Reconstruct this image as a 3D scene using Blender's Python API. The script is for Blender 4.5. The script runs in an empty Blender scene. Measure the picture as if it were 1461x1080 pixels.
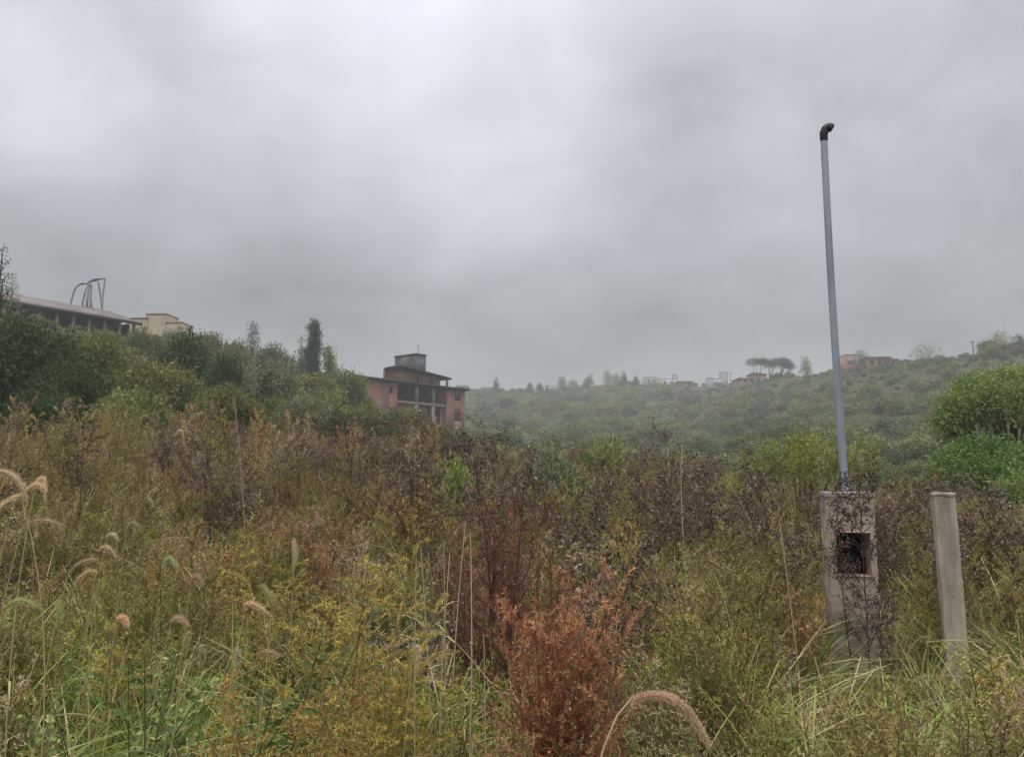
import bpy, math, random
import numpy as np

R = math.radians
rng = np.random.default_rng(7)
random.seed(7)
scene = bpy.context.scene
COL = scene.collection

# ------------------------------------------------------------------ camera
FPX, CX0, CY0 = 1080.0, 730.5, 540.0
PITCH = R(6.8)
EYE = 1.65
cam_data = bpy.data.cameras.new("camera")
cam = bpy.data.objects.new("camera", cam_data)
COL.objects.link(cam)
cam.location = (0, 0, EYE)
cam.rotation_euler = (R(90) + PITCH, 0, 0)
cam_data.sensor_width = 36.0
cam_data.lens = 36.0 * FPX / 1461.0
cam_data.clip_start = 0.05
cam_data.clip_end = 5000
scene.camera = cam
CP, SP = math.cos(PITCH), math.sin(PITCH)


def at(px, py, Y):
    """world point on the sight line of photo pixel (px, py) at ground distance Y"""
    cx, cy = (px - CX0) / FPX, (CY0 - py) / FPX
    wy = CP - cy * SP
    return np.array((cx / wy * Y, Y, EYE + (SP + cy * CP) / wy * Y))


# ------------------------------------------------------------------ terrain
def smooth(t):
    t = np.clip(t, 0, 1)
    return t * t * (3 - 2 * t)


def tan_el(py):
    cy = (CY0 - np.asarray(py, float)) / FPX
    return (SP + cy * CP) / (CP - cy * SP)


FIELD_X = [-40, -14, -9, -2.6, 3.5, 9.5, 14, 40]
FIELD_H = [1.9, 1.35, 1.25, 0.85, 0.5, -0.15, -0.2, -0.2]
# bare ground skyline of the near left spur and of the far valley side: column, row, distance
SPUR = np.array([(-900, 330, 60), (-300, 420, 62), (0, 455, 70), (200, 488, 88), (330, 512, 110), (430, 528, 120), (500, 548, 128),
                 (560, 596, 140), (640, 614, 140), (720, 638, 130), (800, 668, 130), (2600, 690, 130)], float)
MAIN = np.array([(-900, 470, 430), (300, 545, 430), (560, 558, 430), (660, 556, 430), (760, 558, 430), (830, 551, 430), (880, 548, 420), (950, 547, 390), (1000, 552, 360),
                 (1060, 548, 322), (1095, 541, 300), (1130, 537, 280), (1250, 521, 235), (1400, 502, 200), (1461, 494, 190), (1700, 474, 175), (2600, 460, 170)], float)


def ground(x, y):
    x = np.asarray(x, float)
    y = np.asarray(y, float)
    s = np.clip((y - 5) / 17, 0, 1.6)
    zf = np.interp(x, FIELD_X, FIELD_H) * s ** 1.3
    zf = zf + 0.05 * np.sin(x * 1.3 + 0.5) * np.sin(y * 0.9) * np.clip(y / 4, 0, 1)
    ys = np.maximum(y, 1.0)
    px = np.clip(CX0 + FPX * x / ys, -900, 2600)
    x24 = (px - CX0) / FPX * 24
    z24 = np.interp(x24, FIELD_X, FIELD_H) * (19 / 17) ** 1.3
    t0 = (z24 - EYE) / 24
    out = None
    for tab, p in ((SPUR, 0.8), (MAIN, 0.75)):
        t1 = tan_el(np.interp(px, tab[:, 0], tab[:, 1]))
        D = np.interp(px, tab[:, 0], tab[:, 2])
        q = np.clip((ys - 24) / (D - 24), 0, 1) ** p
        z = EYE + ys * (t0 + (t1 - t0) * q)
        z = np.where(ys > D, EYE + D * t1 - (ys - D) * 0.12, z)
        out = z if out is None else np.maximum(out, z)
    bump = 0.7 * np.sin(x * 0.11 + 1.0) * np.sin(y * 0.083) + 0.4 * np.sin(x * 0.29) * np.sin(y * 0.21 + 2)
    zfar = out + bump * np.clip((ys - 30) / 60, 0, 1)
    w = smooth((ys - 22) / 4)
    return zf * (1 - w) + zfar * w


def ground1(x, y):
    return float(ground(np.array([x]), np.array([y]))[0])


# ------------------------------------------------------------------ mesh builder
class MB:
    def __init__(self):
        self.v, self.c, self.f, self.n = [], [], [], 0

    def add(self, V, F, C):
        V = np.asarray(V, float).reshape(-1, 3)
        C = np.asarray(C, float)
        if C.ndim == 1:
            C = np.tile(C, (len(V), 1))
        self.v.append(V)
        self.c.append(C.reshape(-1, 3))
        self.f.append(np.asarray(F, int).reshape(-1, 4) + self.n)
        self.n += len(V)

    def merge(self, o):
        if o.n:
            self.add(np.concatenate(o.v), np.concatenate(o.f), np.concatenate(o.c))
        return self

    def mesh(self, name, mat, smooth_shade=False):
        me = bpy.data.meshes.new(name)
        V = np.concatenate(self.v)
        F = np.concatenate(self.f)
        C = np.concatenate(self.c)
        me.vertices.add(len(V))
        me.vertices.foreach_set("co", V.astype(np.float32).ravel())
        me.loops.add(len(F) * 4)
        me.loops.foreach_set("vertex_index", F.astype(np.int32).ravel())
        me.polygons.add(len(F))
        me.polygons.foreach_set("loop_start", np.arange(0, len(F) * 4, 4, dtype=np.int32))
        if smooth_shade:
            me.polygons.foreach_set("use_smooth", np.ones(len(F), dtype=bool))
        at_ = me.color_attributes.new("col", 'FLOAT_COLOR', 'POINT')
        at_.data.foreach_set("color", np.concatenate([C, np.ones((len(C), 1))], 1).astype(np.float32).ravel())
        me.update(calc_edges=True)
        me.validate()
        if mat:
            me.materials.append(mat)
        return me

    def build(self, name, mat, parent=None, smooth_shade=False):
        o = bpy.data.objects.new(name, self.mesh(name, mat, smooth_shade))
        COL.objects.link(o)
        if parent:
            o.parent = parent
        return o

    # -- shapes
    def box(self, c, s, ax=None, col=(1, 1, 1), taper=1.0):
        """box centred at c, full sizes s, axes ax (3 rows); taper shrinks its top"""
        ax = np.eye(3) if ax is None else np.asarray(ax, float)
        sg = np.array([(-1, -1, -1), (1, -1, -1), (1, 1, -1), (-1, 1, -1), (-1, -1, 1), (1, -1, 1), (1, 1, 1), (-1, 1, 1)], float) / 2
        L = sg * np.asarray(s, float)
        L[4:, :2] *= taper
        self.add(np.asarray(c, float) + L @ ax, [(0, 3, 2, 1), (4, 5, 6, 7), (0, 1, 5, 4), (1, 2, 6, 5), (2, 3, 7, 6), (3, 0, 4, 7)], col)

    def tubes(self, P, Rad, col, ns=4, cap=False):
        """B tubes along P (B,S,3) with radii (B,S)"""
        P = np.asarray(P, float)
        if P.ndim == 2:
            P = P[None]
        B, S, _ = P.shape
        Rad = np.broadcast_to(np.asarray(Rad, float), (B, S))
        T = np.gradient(P, axis=1)
        T /= np.linalg.norm(T, axis=2, keepdims=True) + 1e-9
        ref = np.where(np.abs(T[:, :1, 2:3]) > 0.8, np.array([1.0, 0, 0]), np.array([0, 0, 1.0]))
        ref = np.broadcast_to(ref, P.shape)
        U = np.cross(T, ref)
        U /= np.linalg.norm(U, axis=2, keepdims=True) + 1e-9
        W = np.cross(T, U)
        a = np.arange(ns) * 2 * math.pi / ns
        ring = U[:, :, None] * np.cos(a)[:, None] + W[:, :, None] * np.sin(a)[:, None]
        V = P[:, :, None] + ring * Rad[:, :, None, None]
        idx = np.arange(B * S * ns).reshape(B, S, ns)
        a0, a1 = idx[:, :-1], idx[:, 1:]
        F = np.stack([a0, np.roll(a0, -1, 2), np.roll(a1, -1, 2), a1], -1)
        C = np.asarray(col, float)
        if C.ndim == 2:
            C = np.repeat(C, S * ns, 0)
        self.add(V, F.reshape(-1, 4), C)
        if cap:
            for b in range(B):
                for s_ in (0, S - 1):
                    r = V[b, s_]
                    cen = r.mean(0)
                    for k in range(0, ns, 2):
                        self.add([cen, r[k], r[(k + 1) % ns], r[(k + 2) % ns]], [(0, 1, 2, 3)], C if C.ndim == 1 else C[0])

    def ribbons(self, P, W, side, col):
        """B flat blades along P (B,S,3), half widths W (B,S), side vectors (B,3), colours (B,3) or (3,)"""
        P = np.asarray(P, float)
        B, S, _ = P.shape
        side = np.asarray(side, float)[:, None, :]
        L = P - side * W[:, :, None]
        Q = P + side * W[:, :, None]
        V = np.stack([L, Q], 2)
        idx = np.arange(B * S * 2).reshape(B, S, 2)
        F = np.stack([idx[:, :-1, 0], idx[:, :-1, 1], idx[:, 1:, 1], idx[:, 1:, 0]], -1)
        C = np.asarray(col, float)
        if C.ndim == 2:
            C = np.repeat(C, S * 2, 0)
        self.add(V, F.reshape(-1, 4), C)

    def leaves(self, P, D, L, W, col, g):
        """rhombic leaves at P along unit D with lengths L, widths W"""
        n = len(P)
        D = D / (np.linalg.norm(D, axis=1, keepdims=True) + 1e-9)
        S = np.cross(D, g.normal(size=(n, 3)))
        S /= np.linalg.norm(S, axis=1, keepdims=True) + 1e-9
        L = np.broadcast_to(np.asarray(L, float), (n,))[:, None]
        W = np.broadcast_to(np.asarray(W, float), (n,))[:, None]
        V = np.stack([P, P + D * L * .45 + S * W * .5, P + D * L, P + D * L * .45 - S * W * .5], 1)
        F = np.arange(n * 4).reshape(n, 4)
        C = np.asarray(col, float)
        if C.ndim == 2:
            C = np.repeat(C, 4, 0)
        self.add(V, F, C)


def pick(g, cols, n, jitter=0.18):
    """n colours out of a palette, each a little lighter or darker"""
    c = np.asarray(cols, float)[g.integers(0, len(cols), n)]
    return c * (1 + g.uniform(-jitter, jitter, (n, 1)))


def unit(v):
    return v / (np.linalg.norm(v, axis=-1, keepdims=True) + 1e-9)


def arcs(P0, D, L, bend, S):
    t = np.linspace(0, 1, S)[None, :, None]
    return P0[:, None] + D[:, None] * L[:, None, None] * t + bend[:, None] * L[:, None, None] * t ** 2


# ------------------------------------------------------------------ materials
def new_mat(name):
    m = bpy.data.materials.new(name)
    m.use_nodes = True
    nt = m.node_tree
    for n in list(nt.nodes):
        nt.nodes.remove(n)
    out = nt.nodes.new("ShaderNodeOutputMaterial")
    return m, nt, out


def plant_material(name, gain=1.0, transl=0.3, vary=0.5, rough=0.7, spec=0.12):
    m, nt, out = new_mat(name)
    N, L = nt.nodes.new, nt.links.new
    a = N("ShaderNodeAttribute")
    a.attribute_name = "col"
    oi = N("ShaderNodeObjectInfo")
    mr = N("ShaderNodeMapRange")
    mr.inputs["To Min"].default_value = gain * (1 - vary / 2)
    mr.inputs["To Max"].default_value = gain * (1 + vary / 2)
    L(oi.outputs["Random"], mr.inputs["Value"])
    # a second, independent variation for the hue
    m2 = N("ShaderNodeMath"); m2.operation = 'MULTIPLY'; m2.inputs[1].default_value = 17.31
    L(oi.outputs["Random"], m2.inputs[0])
    fr = N("ShaderNodeMath"); fr.operation = 'FRACT'
    L(m2.outputs[0], fr.inputs[0])
    hr = N("ShaderNodeMapRange")
    hr.inputs["To Min"].default_value = 0.485
    hr.inputs["To Max"].default_value = 0.515
    L(fr.outputs[0], hr.inputs["Value"])
    hs = N("ShaderNodeHueSaturation")
    L(hr.outputs[0], hs.inputs["Hue"])
    L(mr.outputs[0], hs.inputs["Value"])
    L(a.outputs["Color"], hs.inputs["Color"])
    p = N("ShaderNodeBsdfPrincipled")
    p.inputs["Roughness"].default_value = rough
    p.inputs["Specular IOR Level"].default_value = spec
    L(hs.outputs[0], p.inputs["Base Color"])
    if transl:
        t = N("ShaderNodeBsdfTranslucent")
        L(hs.outputs[0], t.inputs["Color"])
        mx = N("ShaderNodeMixShader")
        mx.inputs[0].default_value = transl
        L(p.outputs[0], mx.inputs[1])
        L(t.outputs[0], mx.inputs[2])
        L(mx.outputs[0], out.inputs["Surface"])
    else:
        L(p.outputs[0], out.inputs["Surface"])
    return m


def solid_material(name, c1, c2, scale=3.0, rough=0.8, spec=0.3, metal=0.0, bump=0.0, streak=False, detail=6, c3=None, lo=.35, hi=.7):
    """two or three tone weathered surface from object-space noise"""
    m, nt, out = new_mat(name)
    N, L = nt.nodes.new, nt.links.new
    tc = N("ShaderNodeTexCoord")
    mp = N("ShaderNodeMapping")
    mp.inputs["Scale"].default_value = (scale, scale, scale * (0.15 if streak else 1))
    L(tc.outputs["Object"], mp.inputs[0])
    no = N("ShaderNodeTexNoise")
    no.inputs["Scale"].default_value = 1.0
    no.inputs["Detail"].default_value = detail
    no.inputs["Roughness"].default_value = 0.65
    L(mp.outputs[0], no.inputs["Vector"])
    cr = N("ShaderNodeValToRGB")
    cr.color_ramp.elements[0].position = lo
    cr.color_ramp.elements[0].color = (*c1, 1)
    cr.color_ramp.elements[1].position = hi
    cr.color_ramp.elements[1].color = (*c2, 1)
    if c3:
        e = cr.color_ramp.elements.new((lo + hi) / 2)
        e.color = (*c3, 1)
    L(no.outputs["Fac"], cr.inputs[0])
    p = N("ShaderNodeBsdfPrincipled")
    p.inputs["Roughness"].default_value = rough
    p.inputs["Specular IOR Level"].default_value = spec
    p.inputs["Metallic"].default_value = metal
    L(cr.outputs[0], p.inputs["Base Color"])
    if bump:
        n2 = N("ShaderNodeTexNoise")
        n2.inputs["Scale"].default_value = scale * 9
        n2.inputs["Detail"].default_value = 5
        L(tc.outputs["Object"], n2.inputs["Vector"])
        b = N("ShaderNodeBump")
        b.inputs["Strength"].default_value = bump
        b.inputs["Distance"].default_value = 0.02
        L(n2.outputs["Fac"], b.inputs["Height"])
        L(b.outputs[0], p.inputs["Normal"])
    L(p.outputs[0], out.inputs["Surface"])
    return m


M_PLANT = plant_material("weed_leaves", gain=1.3, vary=0.55, transl=.2)
M_GRASS = plant_material("grass_blades", gain=1.2, vary=0.5, transl=0.25)
M_STEM = plant_material("plant_stems", vary=0.3, transl=0.0)
M_CROWN = plant_material("tree_foliage", gain=1.3, vary=0.35, transl=0.2)
M_HILL = plant_material("hill_foliage", gain=1.25, vary=0.7, transl=0.25)
M_BARK = solid_material("bark", (.05, .04, .03), (.14, .11, .085), 6, .9, bump=.4)
M_CONC = solid_material("weathered_concrete", (.19, .165, .13), (.54, .475, .38), 6, .85, bump=.22, c3=(.42, .365, .295), lo=.3, streak=True)
M_PILLAR = solid_material("pillar_render", (.22, .165, .13), (.56, .44, .35), 3.2, .85, bump=.3, c3=(.46, .355, .285))
M_CAP = solid_material("cap_cement", (.22, .195, .165), (.42, .375, .32), 6, .85, bump=.3)
M_STEEL = solid_material("galvanised_steel", (.23, .26, .305), (.40, .445, .50), 5, .5, .5, .15, streak=True)
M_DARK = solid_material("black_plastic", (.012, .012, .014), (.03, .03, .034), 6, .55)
M_REDWALL = solid_material("reddish_brick", (.23, .118, .09), (.39, .21, .162), .6, .9, c3=(.31, .158, .122))
M_PALECOL = solid_material("pale_column_render", (.25, .185, .16), (.36, .275, .24), .8, .9)
M_ROOFEDGE = solid_material("dark_roof_edge", (.035, .03, .03), (.08, .065, .06), .9, .8)
M_TANK = solid_material("stained_concrete", (.045, .048, .05), (.23, .23, .23), .55, .85, c3=(.1, .105, .11), lo=.32, hi=.72)
M_INSIDE = solid_material("shade_dark_interior", (.05, .04, .04), (.10, .075, .07), .7, .9)  # loggia and shed walls coloured dark, standing in for shade behind the openings
M_GLASS = solid_material("window_glass", (.015, .017, .02), (.04, .045, .05), .8, .12, .5)
M_BEIGE = solid_material("beige_render", (.27, .225, .15), (.36, .30, .205), .5, .9)
M_ROOFSHEET = solid_material("weathered_roof_sheets", (.16, .125, .115), (.28, .23, .215), .5, .8, streak=False)
M_WHITE = solid_material("white_render", (.34, .34, .335), (.48, .48, .465), .4, .85)
M_GREY = solid_material("grey_render", (.22, .23, .24), (.34, .35, .36), .4, .85)
M_TERRA = solid_material("terracotta_render", (.27, .155, .105), (.36, .215, .15), .4, .9)
M_BROWN = solid_material("brown_render", (.22, .14, .11), (.34, .235, .19), .4, .9)
M_CLOTH = solid_material("white_netting", (.62, .62, .63), (.8, .8, .8), 1.2, .9)
M_FRAME = solid_material("painted_grey_tube", (.24, .255, .27), (.38, .40, .42), 1.5, .6)
M_SOIL = solid_material("soil_and_litter", (.035, .026, .018), (.11, .085, .05), 2.2, .95, c3=(.06, .05, .026), bump=.6)


def terrain_material():
    m, nt, out = new_mat("terrain_ground")
    N, L = nt.nodes.new, nt.links.new
    g = N("ShaderNodeNewGeometry")
    n1 = N("ShaderNodeTexNoise"); n1.inputs["Scale"].default_value = 0.035; n1.inputs["Detail"].default_value = 8
    n2 = N("ShaderNodeTexNoise"); n2.inputs["Scale"].default_value = 1.6; n2.inputs["Detail"].default_value = 6
    L(g.outputs["Position"], n1.inputs["Vector"]); L(g.outputs["Position"], n2.inputs["Vector"])
    c1 = N("ShaderNodeValToRGB")
    c1.color_ramp.elements[0].position = .38; c1.color_ramp.elements[0].color = (.062, .078, .028, 1)
    c1.color_ramp.elements[1].position = .62; c1.color_ramp.elements[1].color = (.105, .108, .046, 1)
    c2 = N("ShaderNodeValToRGB")
    c2.color_ramp.elements[0].position = .35; c2.color_ramp.elements[0].color = (.45, .42, .4, 1)
    c2.color_ramp.elements[1].position = .7; c2.color_ramp.elements[1].color = (1.1, 1.1, 1.05, 1)
    L(n1.outputs["Fac"], c1.inputs[0]); L(n2.outputs["Fac"], c2.inputs[0])
    mx = N("ShaderNodeMix"); mx.data_type = 'RGBA'; mx.blend_type = 'MULTIPLY'; mx.inputs[0].default_value = 1
    L(c1.outputs[0], mx.inputs[6]); L(c2.outputs[0], mx.inputs[7])
    b = N("ShaderNodeBump"); b.inputs["Strength"].default_value = .8; b.inputs["Distance"].default_value = .25
    L(n2.outputs["Fac"], b.inputs["Height"])
    p = N("ShaderNodeBsdfPrincipled"); p.inputs["Roughness"].default_value = .95; p.inputs["Specular IOR Level"].default_value = .1
    L(mx.outputs[2], p.inputs["Base Color"]); L(b.outputs[0], p.inputs["Normal"])
    L(p.outputs[0], out.inputs["Surface"])
    return m


M_TERRAIN = terrain_material()


# ------------------------------------------------------------------ tagging
def tag(o, label=None, cat=None, group=None, kind=None):
    if label:
        o["label"] = label
    if cat:
        o["category"] = cat
    if group:
        o["group"] = group
    if kind or label:
        o["kind"] = kind or "thing"
    return o


def empty(name, loc, rz=0.0, sc=1.0):
    o = bpy.data.objects.new(name, None)
    o.location = [float(v) for v in loc]
    o.rotation_euler = (0, 0, rz)
    o.scale = (sc, sc, sc) if np.isscalar(sc) else sc
    o.empty_display_size = 0.2
    COL.objects.link(o)
    return o


def copy_tree(o, parent=None):
    c = o.copy()
    COL.objects.link(c)
    if parent:
        c.parent = parent
    for ch in list(o.children):
        copy_tree(ch, c)
    return c


# ------------------------------------------------------------------ plant generators: each gives (stem builder, foliage builder)
def feathery(g, h=1.0, stems=3, tilt=.16, nb=22, blen=.34, rise=.9, nl=26, leaf=.030, lw=.006, cols=((.2, .15, .05),), stemcol=(.16, .1, .05), t0=.2, top=.35, rb=.02, droop=.0):
    """fine leaved plume weed: upright stems, ascending side branches set with narrow leaves"""
    st, fo = MB(), MB()
    a = g.uniform(0, 2 * math.pi, stems)
    D = unit(np.stack([np.cos(a) * tilt * g.uniform(.3, 1.4, stems), np.sin(a) * tilt * g.uniform(.3, 1.4, stems), np.ones(stems)], 1))
    P0 = np.stack([np.cos(a) * rb, np.sin(a) * rb, np.zeros(stems)], 1) * g.uniform(.4, 1.5, (stems, 1))
    Ls = h * g.uniform(.72, 1.03, stems)
    Ls[0] = h
    bend = g.normal(0, .07, (stems, 3)); bend[:, 2] = -.02
    P = arcs(P0, D, Ls, bend, 7)
    st.tubes(P, np.linspace(.006, .0022, 7)[None] * h ** .5, np.array(stemcol), 4)
    # branches
    B = stems * nb
    si = np.repeat(np.arange(stems), nb)
    t = np.tile(np.linspace(t0, .99, nb), stems) + g.uniform(-.02, .02, B)
    t = np.clip(t, 0, 1)
    BP = P0[si] + D[si] * (Ls[si] * t)[:, None] + bend[si] * (Ls[si] * t ** 2)[:, None]
    ba = g.uniform(0, 2 * math.pi, B)
    out = np.stack([np.cos(ba), np.sin(ba), np.zeros(B)], 1)
    BD = unit(out + np.array([0, 0, 1.0]) * rise * g.uniform(.7, 1.3, (B, 1)))
    tt = (t - t0) / (1 - t0)
    BL = blen * h * (1 - (1 - top) * tt) * g.uniform(.6, 1.15, B) * np.clip(.55 + tt * 2.2, 0, 1)
    bb = np.stack([g.normal(0, .1, B), g.normal(0, .1, B), np.full(B, .12 - droop)], 1)
    BPts = arcs(BP, BD, BL, bb, 5)
    st.tubes(BPts, np.linspace(.0022, .0009, 5)[None], np.array(stemcol), 3)
    # leaves along branches
    n = B * nl
    bi = np.repeat(np.arange(B), nl)
    u = g.uniform(.08, 1.0, n)
    LP = BP[bi] + BD[bi] * (BL[bi] * u)[:, None] + bb[bi] * (BL[bi] * u * u)[:, None]
    LD = unit(unit(BD[bi] + bb[bi] * u[:, None]) * .75 + unit(g.normal(size=(n, 3))) * .9)
    LL = leaf * g.uniform(.55, 1.25, n)
    bc = pick(g, cols, B, .22)
    fo.leaves(LP, LD, LL, lw * g.uniform(.7, 1.3, n), bc[bi] * g.uniform(.9, 1.1, (n, 1)), g)
    return st, fo


def dark_weed(g, h=1.0, nb=13, spread=.34, tw=5, nk=7, bract=.017, cols=((.05, .035, .035), (.085, .06, .055)), stemcol=(.07, .045, .035), t0=.3):
    """dry branching weed with clusters of small dark bracts at the twig ends"""
    st, fo = MB(), MB()
    P0 = np.zeros((1, 3))
    D = unit(np.array([[g.normal(0, .06), g.normal(0, .06), 1.0]]))
    be = np.array([[g.normal(0, .06), g.normal(0, .06), 0]])
    st.tubes(arcs(P0, D, np.array([h * .97]), be, 7), np.linspace(.006, .002, 7)[None], np.array(stemcol), 5)
    t = np.clip(np.linspace(t0, .97, nb) + g.uniform(-.03, .03, nb), 0, 1)
    BP = D * (h * .97 * t)[:, None] + be * (h * t * t)[:, None]
    a = np.arange(nb) * 2.4 + g.uniform(-.5, .5, nb)
    BD = unit(np.stack([np.cos(a), np.sin(a), g.uniform(.7, 1.5, nb)], 1))
    BL = spread * h * (1.15 - .65 * t) * g.uniform(.7, 1.2, nb)
    bb = np.stack([g.normal(0, .1, nb), g.normal(0, .1, nb), np.full(nb, .12)], 1)
    st.tubes(arcs(BP, BD, BL, bb, 5), np.linspace(.003, .0014, 5)[None], np.array(stemcol), 3)
    n = nb * tw
    bi = np.repeat(np.arange(nb), tw)
    u = g.uniform(.3, 1, n)
    TP = BP[bi] + BD[bi] * (BL[bi] * u)[:, None] + bb[bi] * (BL[bi] * u * u)[:, None]
    TD = unit(BD[bi] * .5 + unit(g.normal(size=(n, 3))) * .8 + np.array([0, 0, .35]))
    TL = h * .075 * g.uniform(.5, 1.5, n)
    tb = g.normal(0, .1, (n, 3))
    st.tubes(arcs(TP, TD, TL, tb, 3), np.linspace(.0015, .0009, 3)[None], np.array(stemcol), 3)
    E = TP + (TD + tb) * TL[:, None]
    m = n * nk
    ei = np.repeat(np.arange(n), nk)
    LP = E[ei] + g.normal(0, bract * .55, (m, 3)) - TD[ei] * (TL[ei] * g.uniform(0, .8, m))[:, None]
    LD = unit(TD[ei] * .5 + unit(g.normal(size=(m, 3))))
    cc = pick(g, cols, n, .25)
    fo.leaves(LP, LD, bract * g.uniform(.7, 1.35, m), bract * .62 * g.uniform(.7, 1.3, m), cc[ei] * g.uniform(.9, 1.12, (m, 1)), g)
    return st, fo


def leafy(g, h=.8, stems=4, nl=46, leaf=.055, lw=.026, tilt=.3, cols=((.07, .12, .03),), stemcol=(.1, .12, .05)):
    """green herb with broad leaves up each stem"""
    st, fo = MB(), MB()
    a = g.uniform(0, 6.283, stems)
    D = unit(np.stack([np.cos(a) * tilt * g.uniform(.2, 1.3, stems), np.sin(a) * tilt * g.uniform(.2, 1.3, stems), np.ones(stems)], 1))
    Ls = h * g.uniform(.65, 1.05, stems)
    be = g.normal(0, .08, (stems, 3))
    P0 = g.normal(0, .03, (stems, 3)); P0[:, 2] = 0
    st.tubes(arcs(P0, D, Ls, be, 6), np.linspace(.005, .002, 6)[None], np.array(stemcol), 4)
    n = stems * nl
    si = np.repeat(np.arange(stems), nl)
    t = g.uniform(.15, 1, n)
    b = g.uniform(0, 6.283, n)
    LD = unit(np.stack([np.cos(b), np.sin(b), g.uniform(-.35, .7, n)], 1))
    off = g.uniform(0, .1, n) * h * (1.2 - t)
    LP = P0[si] + D[si] * (Ls[si] * t)[:, None] + be[si] * (Ls[si] * t * t)[:, None] + LD * off[:, None]
    k = g.uniform(.55, 1.25, n) * (1.15 - .5 * t)
    fo.leaves(LP, LD, leaf * k, lw * k, pick(g, cols, n, .25), g)
    return st, fo


def grass_tuft(g, h=.8, nblade=46, spread=.5, droop=.5, w=.0045, rb=.06, cols=((.1, .15, .04),), S=7):
    mb = MB()
    a = g.uniform(0, 6.283, nblade)
    lean = spread * g.uniform(.05, 1.0, nblade)
    o = np.stack([np.cos(a), np.sin(a), np.zeros(nblade)], 1)
    D = unit(o * lean[:, None] + np.array([0, 0, 1.0]))
    r = np.abs(g.normal(0, rb, nblade))
    P0 = o * r[:, None]
    L = h * g.uniform(.5, 1.12, nblade)
    dr = droop * g.uniform(.2, 1.3, nblade)
    be = o * (dr * .8)[:, None] + np.array([0, 0, -1.0]) * (dr * .75)[:, None] + g.normal(0, .05, (nblade, 3))
    P = arcs(P0, D, L, be, S)
    t = np.linspace(0, 1, S)
    prof = np.clip(1.15 - t, .05, 1) ** .6 * np.clip(.5 + t * 4, 0, 1)
    W = w * g.uniform(.6, 1.35, nblade)[:, None] * prof[None]
    side = unit(np.cross(D, o + g.normal(0, .5, (nblade, 3))))
    mb.ribbons(P, W, side, pick(g, cols, nblade, .25))
    return mb


def straw_stalks(g, h=1.2, n=9, rb=.12, cols=((.4, .31, .16),), head=True, lean=.18):
    """thin dry upright culms, some ending in a sparse panicle"""
    st, fo = MB(), MB()
    a = g.uniform(0, 6.283, n)
    o = np.stack([np.cos(a), np.sin(a), np.zeros(n)], 1)
    P0 = o * g.uniform(0, rb, n)[:, None]
    D = unit(o * lean * g.uniform(.1, 1.2, (n, 1)) + np.array([0, 0, 1.0]) + g.normal(0, .05, (n, 3)))
    L = h * g.uniform(.6, 1.05, n)
    be = g.normal(0, .08, (n, 3)); be[:, 2] = -.03
    cc = pick(g, cols, n, .2)
    st.tubes(arcs(P0, D, L, be, 6), np.linspace(.0028, .0013, 6)[None], cc, 4)
    if head:
        k = 26
        m = n * k
        si = np.repeat(np.arange(n), k)
        t = g.uniform(.78, 1.02, m)
        LP = P0[si] + D[si] * (L[si] * t)[:, None] + be[si] * (L[si] * t * t)[:, None]
        LD = unit(D[si] * .9 + g.normal(0, .4, (m, 3)))
        fo.leaves(LP, LD, .03 * g.uniform(.6, 1.3, m), .004, cc[si] * g.uniform(.8, 1.2, (m, 1)), g)
    return st, fo


def foxtail_head(g, P, rad, col, nbr=420, br=.011):
    """bristly seed head along the polyline P"""
    core, hair = MB(), MB()
    P = np.asarray(P, float)
    S = len(P)
    t = np.linspace(0, 1, S)
    prof = np.clip(np.sin(np.clip(t * .93 + .07, 0, 1) * math.pi) ** .45, .12, 1)
    core.tubes(P[None], (rad * .8 * prof)[None], np.array(col) * .85, 7)
    T = unit(np.gradient(P, axis=0))
    u = g.uniform(0, S - 1.001, nbr)
    i = u.astype(int); f = (u - i)[:, None]
    Q = P[i] * (1 - f) + P[i + 1] * f
    TT = unit(T[i] * (1 - f) + T[i + 1] * f)
    rd = unit(np.cross(TT, g.normal(size=(nbr, 3))))
    pr = np.interp(u / (S - 1), t, prof)
    D = unit(rd * .9 + TT * g.uniform(.3, .9, (nbr, 1)))
    base = Q + rd * (rad * .65 * pr)[:, None]
    hair.leaves(base, D, br * g.uniform(.6, 1.5, nbr) * (.5 + .5 * pr), .0011 * (br / .011), pick(g, [col], nbr, .3), g)
    return core.merge(hair)


def lobes_sphere(g, n, flat=.75, spread=.62, rmin=.28, rmax=.5, up=.15):
    d = unit(g.normal(size=(n, 3)))
    d[:, 2] = np.abs(d[:, 2]) * .9 + up * .3 - .15
    c = d * spread * g.uniform(.55, 1.1, (n, 1)) * np.array([1, 1, flat])
    r = g.uniform(rmin, rmax, n)
    return c + np.array([0, 0, flat * .8]), r


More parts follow.
